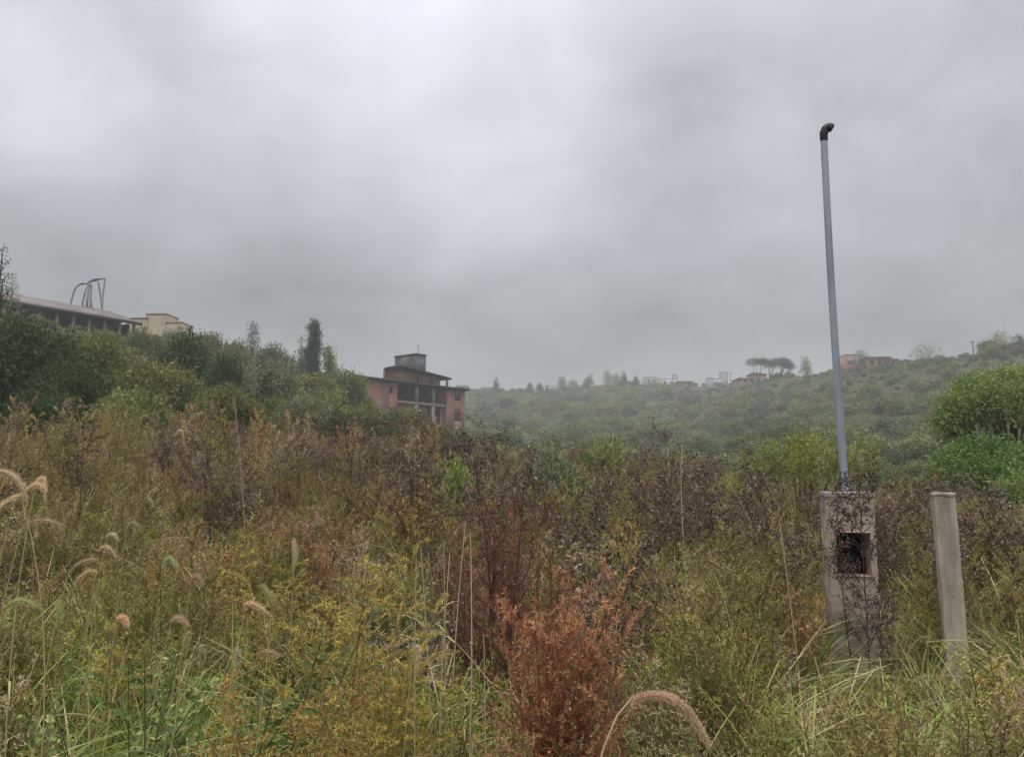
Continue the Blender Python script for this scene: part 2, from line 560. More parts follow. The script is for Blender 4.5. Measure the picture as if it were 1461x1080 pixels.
def crown(g, C, Rr, nspray, k=7, leaf=.07, lw=.035, cols=((.06, .1, .03),), shell=.35, droop=.0, bias=.25, stemcol=(.09, .07, .05), limbs=True, flat=(1, 1, .85), root=(0, 0, 0), trunk_r=.05, jit=.2):
    """foliage as many leaf sprays on the shells of overlapping lobes, and the trunk and limbs that reach them"""
    st, fo = MB(), MB()
    n = len(C)
    li = g.choice(n, nspray, p=Rr ** 2 / (Rr ** 2).sum())
    d = unit(g.normal(size=(nspray, 3)) + np.array([0, 0, bias]))
    rr = Rr[li] * (1 - shell * g.uniform(0, 1, nspray) ** 1.5) * (1 + jit * g.normal(size=nspray) * (g.uniform(size=nspray) < .6))
    SP_ = C[li] + d * rr[:, None] * np.array(flat)
    lobe_c = pick(g, cols, n, .2)
    sc = lobe_c[li] * .55 + pick(g, cols, nspray, .25) * .45
    m = nspray * k
    si = np.repeat(np.arange(nspray), k)
    SD = unit(d + g.normal(0, .5, (nspray, 3)) + np.array([0, 0, -droop]))
    LP = SP_[si] + SD[si] * (leaf * 1.6 * g.uniform(-.5, 1.2, m))[:, None] + g.normal(0, leaf * .55, (m, 3))
    LD = unit(SD[si] * .8 + unit(g.normal(size=(m, 3))))
    s = g.uniform(.6, 1.3, m)
    fo.leaves(LP, LD, leaf * s, lw * s, sc[si] * g.uniform(.85, 1.18, (m, 1)), g)
    if limbs:
        r0 = np.array(root, float)
        t = np.linspace(0, 1, 6)[:, None]
        P = []
        for c in C:
            mid = r0 * .4 + c * .6
            mid[2] = r0[2] + (c[2] - r0[2]) * .45
            mid[:2] *= .55
            P.append((1 - t) ** 2 * r0 + 2 * t * (1 - t) * mid + t * t * c)
        st.tubes(np.array(P), np.linspace(trunk_r, trunk_r * .16, 6)[None], np.array(stemcol), 5)
    return st, fo


def plant_thing(name, parts, loc, label, cat, group=None, rz=0.0, sc=1.0, fmat=None, names=("stem", "foliage")):
    st, fo = parts
    r = empty(name, loc, rz, sc)
    tag(r, label, cat, group)
    if st.n:
        st.build(names[0], M_STEM, r)
    if fo.n:
        fo.build(names[1], fmat or M_PLANT, r)
    return r


def whole(parts, name, mat):
    """a prototype for the masses: one mesh, not linked on its own"""
    a, b = parts if isinstance(parts, tuple) else (parts, MB())
    m = MB().merge(a).merge(b)
    return bpy.data.objects.new(name, m.mesh(name, mat))


# ------------------------------------------------------------------ masses: geometry-node scatter on explicit points
def scatter(name, P, rz, sc, tiltv, protos, label, cat):
    n = len(P)
    me = bpy.data.meshes.new(name)
    me.vertices.add(n)
    me.vertices.foreach_set("co", np.asarray(P, np.float32).ravel())
    a = me.attributes.new("turn", 'FLOAT_VECTOR', 'POINT')
    a.data.foreach_set("vector", np.stack([tiltv[:, 0], tiltv[:, 1], rz], 1).astype(np.float32).ravel())
    a = me.attributes.new("size", 'FLOAT_VECTOR', 'POINT')
    sc = np.asarray(sc, float)
    if sc.ndim == 1:
        sc = np.repeat(sc[:, None], 3, 1)
    a.data.foreach_set("vector", sc.astype(np.float32).ravel())
    a = me.attributes.new("which", 'INT', 'POINT')
    a.data.foreach_set("value", rng.integers(0, len(protos), n).astype(np.int32))
    o = bpy.data.objects.new(name, me)
    COL.objects.link(o)
    tag(o, label, cat, kind="stuff")
    ng = bpy.data.node_groups.new(name + "_scatter", 'GeometryNodeTree')
    ng.interface.new_socket("Geometry", in_out='INPUT', socket_type='NodeSocketGeometry')
    ng.interface.new_socket("Geometry", in_out='OUTPUT', socket_type='NodeSocketGeometry')
    N, L = ng.nodes.new, ng.links.new
    gi, go = N("NodeGroupInput"), N("NodeGroupOutput")
    jo = N("GeometryNodeJoinGeometry")
    for p in protos:
        oi = N("GeometryNodeObjectInfo")
        oi.inputs["Object"].default_value = p
        oi.inputs["As Instance"].default_value = True
        L(oi.outputs["Geometry"], jo.inputs[0])
    ip = N("GeometryNodeInstanceOnPoints")
    ip.inputs["Pick Instance"].default_value = True

    def named(nm, ty):
        k = N("GeometryNodeInputNamedAttribute")
        k.data_type = ty
        k.inputs["Name"].default_value = nm
        return k.outputs["Attribute"]
    L(gi.outputs[0], ip.inputs["Points"])
    L(jo.outputs[0], ip.inputs["Instance"])
    L(named("which", 'INT'), ip.inputs["Instance Index"])
    er = N("FunctionNodeEulerToRotation")
    L(named("turn", 'FLOAT_VECTOR'), er.inputs[0])
    L(er.outputs[0], ip.inputs["Rotation"])
    L(named("size", 'FLOAT_VECTOR'), ip.inputs["Scale"])
    L(ip.outputs[0], go.inputs[0])
    md = o.modifiers.new("scatter", 'NODES')
    md.node_group = ng
    return o


# ================================================================== SETTING
def build_ground():
    rad = np.concatenate([np.linspace(.3, 30, 90), np.geomspace(30.6, 1000, 150)])
    fine = np.linspace(-48, 48, 241)
    coarse = np.linspace(48, 312, 60)[1:-1]
    az = np.radians(np.concatenate([fine, coarse]))
    A, D = np.meshgrid(az, rad)
    X, Y = np.sin(A) * D, np.cos(A) * D
    Z = ground(X, Y)
    V = np.stack([X, Y, Z], -1).reshape(-1, 3)
    nr, na = A.shape
    idx = np.arange(nr * na).reshape(nr, na)
    F = np.stack([idx[:-1], np.roll(idx, -1, 1)[:-1], np.roll(idx, -1, 1)[1:], idx[1:]], -1)[..., ::-1].reshape(-1, 4)
    mb = MB()
    mb.add(V, F, (1, 1, 1))
    c = len(V)
    o = mb.build("ground", M_TERRAIN, smooth_shade=True)
    tag(o, "earth of the overgrown plot rising into the hillsides behind", "ground", kind="structure")
    return o


build_ground()

# ---- haze
hz = MB()
hz.box((0, 330, 28), (2100, 1440, 110))
o = hz.build("haze", None)
m, nt, out = new_mat("pale_haze")
pv = nt.nodes.new("ShaderNodeVolumePrincipled")
HAZE = 0.00095
pv.inputs["Color"].default_value = (.93, .955, .965, 1)
pv.inputs["Density"].default_value = HAZE
nt.links.new(pv.outputs[0], out.inputs["Volume"])
m.cycles.homogeneous_volume = True if hasattr(m.cycles, "homogeneous_volume") else None
o.data.materials.append(m)
tag(o, "thin pale mist over the valley and its far side", "haze", kind="stuff")


# ---- sky
def build_world():
    w = bpy.data.worlds.new("World")
    scene.world = w
    w.use_nodes = True
    nt = w.node_tree
    for n in list(nt.nodes):
        nt.nodes.remove(n)
    N, L = nt.nodes.new, nt.links.new
    out = N("ShaderNodeOutputWorld")
    bg = N("ShaderNodeBackground")
    bg.inputs["Strength"].default_value = 0.10
    sky = N("ShaderNodeTexSky")
    sky.sky_type = 'NISHITA'
    sky.sun_disc = False
    sky.sun_elevation = R(66)
    sky.sun_rotation = R(200)
    tc = N("ShaderNodeTexCoord")
    sx = N("ShaderNodeSeparateXYZ")
    L(tc.outputs["Generated"], sx.inputs[0])

    def math_(op, a, b=None, clamp=False):
        k = N("ShaderNodeMath"); k.operation = op; k.use_clamp = clamp
        for i, v in enumerate((a, b)):
            if v is None:
                continue
            if isinstance(v, (int, float)):
                k.inputs[i].default_value = v
            else:
                L(v, k.inputs[i])
        return k.outputs[0]
    zc = math_('MAXIMUM', sx.outputs[2], 0.0)
    den = math_('ADD', zc, 0.5)
    cb = N("ShaderNodeCombineXYZ")
    L(math_('DIVIDE', sx.outputs[0], den), cb.inputs[0])
    L(math_('DIVIDE', sx.outputs[1], den), cb.inputs[1])

    def noise(scale, det, off, rough=.5, dist=.3):
        mp = N("ShaderNodeMapping")
        mp.inputs["Location"].default_value = off
        L(cb.outputs[0], mp.inputs[0])
        k = N("ShaderNodeTexNoise")
        k.inputs["Scale"].default_value = scale
        k.inputs["Detail"].default_value = det
        k.inputs["Roughness"].default_value = rough
        k.inputs["Distortion"].default_value = dist
        L(mp.outputs[0], k.inputs["Vector"])
        return k.outputs["Fac"]
    n1 = noise(1.7, 4, (3.1, 7.7, 0), .45, .6)
    n2 = noise(4.6, 5, (9.2, 1.4, 0), .5, .8)
    tot = math_('ADD', math_('MULTIPLY', math_('SUBTRACT', n1, .5), .80), math_('MULTIPLY', math_('SUBTRACT', n2, .5), .55))
    n3 = noise(11.0, 6, (2.2, 5.1, 0), .55, .5)
    tot = math_('ADD', tot, math_('MULTIPLY', math_('SUBTRACT', n3, .5), .16))
    # broad thicker and thinner places in the cloud deck: column, row, inner/outer angle, strength
    for px, py, r_, k_ in CLOUDS:
        d = at(px, py, 1.0) - np.array((0, 0, EYE))
        d /= np.linalg.norm(d)
        vm = N("ShaderNodeVectorMath"); vm.operation = 'DOT_PRODUCT'
        vm.inputs[1].default_value = d
        L(tc.outputs["Generated"], vm.inputs[0])
        mr = N("ShaderNodeMapRange"); mr.interpolation_type = 'SMOOTHERSTEP'
        mr.inputs["From Min"].default_value = math.cos(R(r_))
        mr.inputs["From Max"].default_value = 1.0
        mr.inputs["To Min"].default_value = 0
        mr.inputs["To Max"].default_value = k_
        L(vm.outputs["Value"], mr.inputs["Value"])
        tot = math_('ADD', tot, mr.outputs[0])
    # the overcast sky brightens towards the zenith
    el = N("ShaderNodeMapRange"); el.interpolation_type = 'SMOOTHSTEP'
    el.inputs["From Min"].default_value = 0.45
    el.inputs["From Max"].default_value = 0.95
    el.inputs["To Min"].default_value = 0
    el.inputs["To Max"].default_value = ZENITH
    L(sx.outputs[2], el.inputs["Value"])
    bright = math_('ADD', math_('ADD', tot, 1.0), el.outputs[0])
    # greyer and slightly warmer low down, bluer high up
    cr = N("ShaderNodeMapRange"); cr.interpolation_type = 'SMOOTHSTEP'
    cr.inputs["From Min"].default_value = .08
    cr.inputs["From Max"].default_value = .42
    L(sx.outputs[2], cr.inputs["Value"])
    mixc = N("ShaderNodeMix"); mixc.data_type = 'RGBA'
    L(cr.outputs[0], mixc.inputs[0])
    mixc.inputs[6].default_value = (*SKY_LOW, 1)
    mixc.inputs[7].default_value = (*SKY_HIGH, 1)
    vs = N("ShaderNodeVectorMath"); vs.operation = 'SCALE'
    L(mixc.outputs[2], vs.inputs[0]); L(bright, vs.inputs["Scale"])
    fin = N("ShaderNodeMix"); fin.data_type = 'RGBA'
    fin.inputs[0].default_value = 0.96
    L(sky.outputs[0], fin.inputs[6]); L(vs.outputs[0], fin.inputs[7])
    L(fin.outputs[2], bg.inputs["Color"])
    L(bg.outputs[0], out.inputs["Surface"])


SKY_LOW = (3.15, 3.3, 3.36)
SKY_HIGH = (5.55, 5.7, 6.25)
ZENITH = 2.6
CLOUDS = [(650, 130, 19, .27), (470, 60, 12, .10), (780, 230, 10, .10), (70, 130, 9, .24), (250, 200, 8, -.04), (230, 240, 10, .05), (330, 330, 18, -.19), (170, 60, 13, .12), (850, 330, 20, -.02),
          (1180, 130, 13, .06), (950, 230, 8, -.10), (1420, 330, 16, -.12), (700, 430, 25, -.05), (120, 0, 9, -.08)]
build_world()

sun_d = bpy.data.lights.new("sun", 'SUN')
sun_d.energy = 1.5
sun_d.angle = R(14)
sun_d.color = (1, .96, .88)
sun = bpy.data.objects.new("sun", sun_d)
COL.objects.link(sun)
sun.rotation_euler = (R(24), 0, R(-20))


# ================================================================== POLE, METER PILLAR, POST
def displaced(mb_obj, amp, sc, levels=0):
    """uneven worn faces: push vertices by a smooth pseudo noise"""
    me = mb_obj.data
    for v in me.vertices:
        x, y, z = v.co
        v.co.x += amp * (math.sin(y * 31 * sc + z * 17 * sc) + math.sin(z * 41 * sc + 1.3) * .7)
        v.co.y += amp * (math.sin(x * 29 * sc + z * 23 * sc + 2) + math.sin(z * 37 * sc) * .6)
        v.co.z += amp * .7 * math.sin(x * 43 * sc + y * 37 * sc)


def grid_box(c, s, n, bevel=0.0, name="piece", mat=None, parent=None, amp=0.0, sc=1.0, taper=1.0):
    """box cut into n=(nx,ny,nz) cells with rounded edges"""
    import bmesh
    bm = bmesh.new()
    bmesh.ops.create_cube(bm, size=1.0)
    for v in bm.verts:
        k = taper if v.co.z > 0 else 1
        v.co = (v.co.x * s[0] * k + c[0], v.co.y * s[1] * k + c[1], v.co.z * s[2] + c[2])
    if bevel:
        bmesh.ops.bevel(bm, geom=list(bm.edges), offset=bevel, segments=2, profile=.6, affect='EDGES')
    for ax in range(3):
        for k in range(1, n[ax]):
            p = [0, 0, 0]; p[ax] = c[ax] - s[ax] / 2 + s[ax] * k / n[ax]
            q = [0, 0, 0]; q[ax] = 1
            bmesh.ops.bisect_plane(bm, geom=bm.verts[:] + bm.edges[:] + bm.faces[:], plane_co=p, plane_no=q)
    me = bpy.data.meshes.new(name)
    bm.to_mesh(me)
    bm.free()
    me.materials.append(mat)
    o = bpy.data.objects.new(name, me)
    COL.objects.link(o)
    if parent:
        o.parent = parent
    if amp:
        displaced(o, amp, sc)
    return o


# ---- meter pillar: hollow box at the niche
PY = 6.1
p0 = at(1213, 945, PY)
pz = ground1(p0[0], PY)
ptop = at(1213, 703, PY)[2] - pz
pil = empty("meter_pillar", (p0[0] + .035, PY, pz), R(-13))
tag(pil, "rendered masonry meter pillar with an empty dark niche and cement cap", "meter pillar")
PW, PD = .345, .31
nz0, nz1 = at(1215, 818, PY)[2] - pz, at(1215, 757, PY)[2] - pz
nx0, nx1 = -.12, .125
zb = -.15
# body pieces: below the niche, above it, its two jambs, its back
body = MB()
def slab(x0, x1, y0, y1, z0, z1, mbx=body):
    mbx.box(((x0 + x1) / 2, (y0 + y1) / 2, (z0 + z1) / 2), (x1 - x0, y1 - y0, z1 - z0))
import bmesh
bm = bmesh.new()
hx, hy = PW / 2, PD / 2
xs = [-hx, nx0, nx1, hx]
zs = [zb, nz0, nz1, ptop - .03]
nd = .2
def quad(bm, a, b, c, d):
    bm.faces.new([bm.verts.new(v) for v in (a, b, c, d)])
for i in range(3):
    for k in range(3):
        if i == 1 and k == 1:
            continue
        quad(bm, (xs[i], -hy, zs[k]), (xs[i + 1], -hy, zs[k]), (xs[i + 1], -hy, zs[k + 1]), (xs[i], -hy, zs[k + 1]))
for k in range(3):
    quad(bm, (-hx, hy, zs[k]), (-hx, -hy, zs[k]), (-hx, -hy, zs[k + 1]), (-hx, hy, zs[k + 1]))
    quad(bm, (hx, -hy, zs[k]), (hx, hy, zs[k]), (hx, hy, zs[k + 1]), (hx, -hy, zs[k + 1]))
quad(bm, (hx, hy, zb), (-hx, hy, zb), (-hx, hy, zs[3]), (hx, hy, zs[3]))
quad(bm, (-hx, -hy, zs[3]), (hx, -hy, zs[3]), (hx, hy, zs[3]), (-hx, hy, zs[3]))
# reveals of the niche
quad(bm, (nx0, -hy, nz0), (nx0, -hy, nz1), (nx0, -hy + nd, nz1), (nx0, -hy + nd, nz0))
quad(bm, (nx1, -hy, nz1), (nx1, -hy, nz0), (nx1, -hy + nd, nz0), (nx1, -hy + nd, nz1))
quad(bm, (nx0, -hy, nz1), (nx1, -hy, nz1), (nx1, -hy + nd, nz1), (nx0, -hy + nd, nz1))
quad(bm, (nx1, -hy, nz0), (nx0, -hy, nz0), (nx0, -hy + nd, nz0), (nx1, -hy + nd, nz0))
bmesh.ops.remove_doubles(bm, verts=bm.verts, dist=1e-5)
bmesh.ops.bevel(bm, geom=[e for e in bm.edges if len(e.link_faces) == 2 and abs(e.calc_face_angle(0)) > .5], offset=.009, segments=2, profile=.6, affect='EDGES')
for k in range(1, 26):
    bmesh.ops.bisect_plane(bm, geom=bm.verts[:] + bm.edges[:] + bm.faces[:], plane_co=(0, 0, zb + (ptop - zb) * k / 26), plane_no=(0, 0, 1))
for k in range(1, 9):
    bmesh.ops.bisect_plane(bm, geom=bm.verts[:] + bm.edges[:] + bm.faces[:], plane_co=(-hx + PW * k / 9, 0, 0), plane_no=(1, 0, 0))
me = bpy.data.meshes.new("body"); bm.to_mesh(me); bm.free(); me.materials.append(M_PILLAR)
bo = bpy.data.objects.new("body", me); COL.objects.link(bo); bo.parent = pil
displaced(bo, .0015, 1.0)
grid_box((0, 0, ptop - .012), (PW + .012, PD + .012, .036), (8, 6, 1), .006, "cap", M_CAP, pil, .002, 1.3)
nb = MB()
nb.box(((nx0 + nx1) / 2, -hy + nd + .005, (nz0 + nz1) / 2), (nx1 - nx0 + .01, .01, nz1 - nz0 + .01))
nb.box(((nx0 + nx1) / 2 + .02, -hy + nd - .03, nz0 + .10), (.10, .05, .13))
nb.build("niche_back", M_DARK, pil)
# ---- service mast on top of the pillar
mb_ = at(1206, 700, PY + .02)
mt_ = at(1175, 190, PY + .02)
mast = empty("service_mast", mb_)
tag(mast, "tall galvanised steel pipe mast rising from the meter pillar with a black bent head", "mast pole")
ax = mt_ - mb_
ln = np.linalg.norm(ax)
t = np.linspace(0, 1, 24)[:, None]
P = ax * t + np.sin(t * math.pi) * np.array([[-.012, 0, 0]])
P[0] = ax * -.01
mp_ = MB()
mp_.tubes(P[None], np.linspace(.0305, .0275, 24)[None], (1, 1, 1), 20)
mp_.build("pipe", M_STEEL, mast, True)
u = ax / ln
# bent weatherhead: rises, turns right and droops
hd = MB()
th = np.linspace(0, 1, 16)
hp = []
for q in th:
    a_ = q * R(122)
    r_ = .05
    hp.append(ax * .985 + u * (.01 + .03 * min(1, q * 3)) + np.array([r_ * (1 - math.cos(a_)), -.004, r_ * math.sin(a_)]))
hp = np.array(hp)
hd.tubes(hp[None], (np.interp(th, [0, .15, .5, .85, 1], [.031, .032, .036, .039, .03]))[None], (1, 1, 1), 16, cap=True)
hd.tubes(np.array([[ax * .975, ax * .98, ax * .999, ax * 1.004]]), np.array([[.0285, .032, .032, .03]]), (1, 1, 1), 16)
hd.build("weatherhead", M_DARK, mast, True)

# ---- concrete fence post
FY = 5.5
f0 = at(1362, 940, FY)
fz = ground1(f0[0], FY)
fh = at(1346, 707, FY)[2] - fz
post = empty("concrete_post", (f0[0] + .018, FY, fz), R(10))
post.rotation_euler = (0, R(-.9), R(-21))
tag(post, "single weathered square concrete post standing in long grass right of the meter pillar", "post")
grid_box((0, 0, (fh - .25) / 2), (.140, .14, fh + .25), (5, 5, 30), .008, "shaft", M_CONC, post, .0014, .8)
grid_box((-.002, 0, fh + .008), (.147, .146, .024), (5, 5, 1), .006, "cap", M_CAP, post, .003, 1.4)


# ================================================================== BUILDINGS
def frame_axes(az):
    u_ = np.array([math.sin(R(az)), math.cos(R(az)), 0.0])
    v_ = np.array([-u_[1], u_[0], 0.0])      # to the left of u, seen from above
    return u_, v_


def build_red_house():
    u_, v_ = frame_axes(38)
    Y0 = 115.0
    org = at(523, 600, Y0); org[2] = 0
    zr = at(567, 543, Y0 + .788 * 6.3)[2]       # top of the main roof slab
    z2 = zr - 3.25                              # upper deck floor
    z1 = z2 - 3.1                               # ground floor
    root = empty("red_house", (org[0], org[1], z1), 0)
    tag(root, "abandoned red-brown house with open loggias and a stained concrete tank on its roof", "house")
    A = np.array([u_, v_, (0, 0, 1)])
    Z = lambda z: z - z1

    def bx(mb, t0_, t1_, d0, d1, za, zb_):
        c = np.array(((t0_ + t1_) / 2, (d0 + d1) / 2, (za + zb_) / 2))
        mb.box(c @ A, (t1_ - t0_, d1 - d0, zb_ - za), A)
    H2, HR = Z(z2), Z(zr)
    H1 = -3.0
    wl = MB()
    # left wing front, pierced by one small window (t 4.6..5.4)
    e = .002
    tr = HR - .35
    bx(wl, -3.0, 4.5, 0, .3, H1, tr); bx(wl, 5.3, 6.3, 0, .3, H1, tr)
    bx(wl, 4.5, 5.3, 0, .3, H1, H2 + 1.0); bx(wl, 4.5, 5.3, 0, .3, H2 + 2.1, tr)
    # left end wall, back, right end
    bx(wl, -3.0, -2.7, .3 + e, 9, H1, tr); bx(wl, -3.0, 22.4, 9 + e, 9.3, H1, tr); bx(wl, 22.1, 22.4, .3 + e, 9, H1, tr)
    # right block front with two windows (t 19.9..21.3)
    bx(wl, 17.7, 19.8, 0, .3, H1, tr); bx(wl, 21.4, 22.4, 0, .3, H1, tr)
    for za, zb_ in ((H1, .5), (1.9, H2 + 1.0), (H2 + 2.25, tr)):
        bx(wl, 19.8, 21.4, 0, .3, za, zb_)
    # loggia side walls, parapet band, ground floor wall with openings
    bx(wl, 6.0, 6.3, .3 + e, 5, H1, tr); bx(wl, 17.7, 18.0, .3 + e, 5, H1, tr)
    bx(wl, 6.3 + e, 13.6, .6, .9, H1, H2 - .34); bx(wl, 14.4, 16.0, .6, .9, H1, 1.2); bx(wl, 16.9, 17.7 - e, .6, .9, H1, H2 - .34)
    bx(wl, 14.4, 16.0, .6, .9, 2.4, H2 - .34)
    wl.build("wall", M_REDWALL, root)
    pp = MB()
    bx(pp, 6.3 + e, 17.7 - e, .05, .3, H2 - .32, H2 + .14)
    pp.build("parapet", M_PALECOL, root)
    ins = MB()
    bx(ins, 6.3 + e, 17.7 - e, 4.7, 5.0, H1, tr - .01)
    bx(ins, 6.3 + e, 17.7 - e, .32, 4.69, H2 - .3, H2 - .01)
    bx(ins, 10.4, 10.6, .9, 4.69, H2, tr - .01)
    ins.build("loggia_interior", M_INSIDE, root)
    for tc_ in (10.7, 14.6):
        cm = MB()
        bx(cm, tc_ - .32, tc_ + .32, -.02, .5, H2 + .145, tr - .005)
        cm.build("column", M_PALECOL, root)
        cm = MB()
        bx(cm, tc_ - .28, tc_ + .28, .02, .5, H1, H2 - .325)
        cm.build("column", M_PALECOL, root)
    rf = MB()
    bx(rf, -3.5, 23.0, -.6, 9.8, HR - .345, HR)
    rb = rf.build("roof_slab", M_ROOFEDGE, root)
    # railing of the loggia
    rl = MB()
    for k in range(24):
        t_ = 6.6 + k * .48
        bx(rl, t_, t_ + .05, .1, .15, H2 + .145, H2 + 1.0)
    bx(rl, 6.35, 17.65, .09, .16, H2 + 1.0, H2 + 1.06)
    rl.build("railing", M_DARK, root)
    # windows
    for t0_, t1_, za, zb_ in ((4.5, 5.3, H2 + 1.0, H2 + 2.1), (19.8, 21.4, H2 + 1.0, H2 + 2.25), (19.8, 21.4, .5, 1.9), (14.4, 16.0, 1.2, 2.4)):
        d_ = .78 if za == 1.2 else .16
        w_ = MB()
        bx(w_, t0_, t0_ + .07, d_, d_ + .08, za, zb_); bx(w_, t1_ - .07, t1_, d_, d_ + .08, za, zb_)
        bx(w_, t0_ + .07, t1_ - .07, d_, d_ + .08, za, za + .07); bx(w_, t0_ + .07, t1_ - .07, d_, d_ + .08, zb_ - .07, zb_)
        if t1_ - t0_ > 1:
            bx(w_, (t0_ + t1_) / 2 - .04, (t0_ + t1_) / 2 + .04, d_, d_ + .08, za + .07, zb_ - .07)
        wf = w_.build("window", M_BROWN, root)
        g_ = MB()
        bx(g_, t0_ + .07, t1_ - .07, d_ + .03, d_ + .05, za + .07, zb_ - .07)
        g_.build("pane", M_GLASS, wf)
    # set back upper storey with a sloping dark roof
    q0, q1, d0, d1 = 5.6, 20.0, 2.4, 5.6
    HU = HR + 2.05
    up = MB()
    bx(up, q0, 12.6, d0, d0 + .3, HR + e, HU); bx(up, 14.0, 15.2, d0, d0 + .3, HR + e, HU); bx(up, 16.4, 18.6, d0, d0 + .3, HR + e, HU - .25)
    bx(up, 12.6, 14.0, d0, d0 + .3, HR + e, HR + .5); bx(up, 15.2, 16.4, d0, d0 + .3, HR + e, HR + .5)
    bx(up, q0 + 3.6, q0 + 3.9, d0 + .3 + e, d1, HR + e, HU); bx(up, q0 + 3.6, q1, d1 + e, d1 + .3, HR + e, HU - .4)
    bx(up, 18.6 - .3, 18.6, d0 + .3 + e, d1, HR + e, HU - .25)
    up.build("upper_wall", M_REDWALL, root)
    for t0_, t1_ in ((12.6, 14.0), (15.2, 16.4)):
        w_ = MB()
        bx(w_, t0_, t1_, d0 + .12, d0 + .2, HR + .5, HU - .005)
        w_.build("shutter", M_PALECOL, root).data.name = "shutter"
    for t_ in (12.5, 15.9, 19.6):
        w_ = MB()
        bx(w_, t_, t_ + .3, d0 - .75, d0 - .45, HR + e, HU - .3)
        w_.build("porch_post", M_PALECOL if t_ > 19 else M_ROOFEDGE, root)
    # roof: wedge with its high edge along the front third
    V = []
    for t_, zz, tb_ in ((q0 - .9, -.3, 4.4), (q0 + 2.6, .6, 4.4), (q1 + .5, -.5, 0)):
        for d_ in (d0 - 1.0, d1 + .6):
            for th_ in (0, .3):
                V.append(np.array((t_ + (tb_ if d_ > d0 else 0), d_, HU + zz + th_ - .0)) @ A)
    F = []
    for k in range(2):
        a_ = 4 * k
        F += [(a_, a_ + 4, a_ + 5, a_ + 1), (a_ + 2, a_ + 3, a_ + 7, a_ + 6), (a_ + 1, a_ + 5, a_ + 7, a_ + 3), (a_, a_ + 2, a_ + 6, a_ + 4)]
    F += [(0, 1, 3, 2), (8, 10, 11, 9)]
    rm = MB(); rm.add(V, F, (1, 1, 1))
    rm.build("upper_roof", M_ROOFEDGE, root)
    gb = MB()
    Vg = [np.array((t_, d0 + dd, HU + zz)) @ A for dd in (.02, .28) for t_, zz in ((q0 + .05, 0), (q0 + 2.6, .55), (18.5, -.22), (q0 + .05, .0))]
    gb.add(Vg, [(0, 2, 1, 3), (4, 5, 6, 7), (0, 1, 5, 4), (1, 2, 6, 5)], (1, 1, 1))
    gb.build("gable", M_REDWALL, root)
    # concrete water tank with a lid rim
    tp = at(594, 504, Y0 + 13)[2] - z1
    bt = at(594, 529, Y0 + 13)[2] - z1
    tk = MB()
    # tank corner nearest the viewer
    P_ = at(594, 520, Y0 + 13) - np.array(root.location)
    tt0, dd0 = P_ @ u_, P_ @ v_
    bx(tk, tt0, tt0 + 2.3, dd0, dd0 + 5.3, bt - 1.5, tp - .2)
    tkb = tk.build("water_tank", M_TANK, root)
    lid = MB()
    bx(lid, tt0 - .12, tt0 + 2.42, dd0 - .12, dd0 + 5.42, tp - .2 + e, tp)
    lid.build("lid", M_ROOFEDGE, tkb)
    an = MB()
    a0_ = np.array((tt0 + 1.6, dd0 + 1.2, 0)) @ A
    an.tubes(np.array([[a0_ + (0, 0, tp - 1), a0_ + (0, 0, tp + 1.9)]]), .035, (1, 1, 1), 6)
    for k in range(3):
        an.tubes(np.array([[a0_ + (-.35, 0, tp + 1.1 + k * .3), a0_ + (.35, 0, tp + 1.1 + k * .3)]]), .018, (1, 1, 1), 4)
    an.build("antenna", M_DARK, root)
    # small white box at the right roof corner
    wb = MB()
    bx(wb, 21.3, 22.6, .2, 1.0, HR + .003, HR + .75)
    wb.build("roof_tank", M_WHITE, root)
    # pale stone plinth by the right corner
    return root


build_red_house()


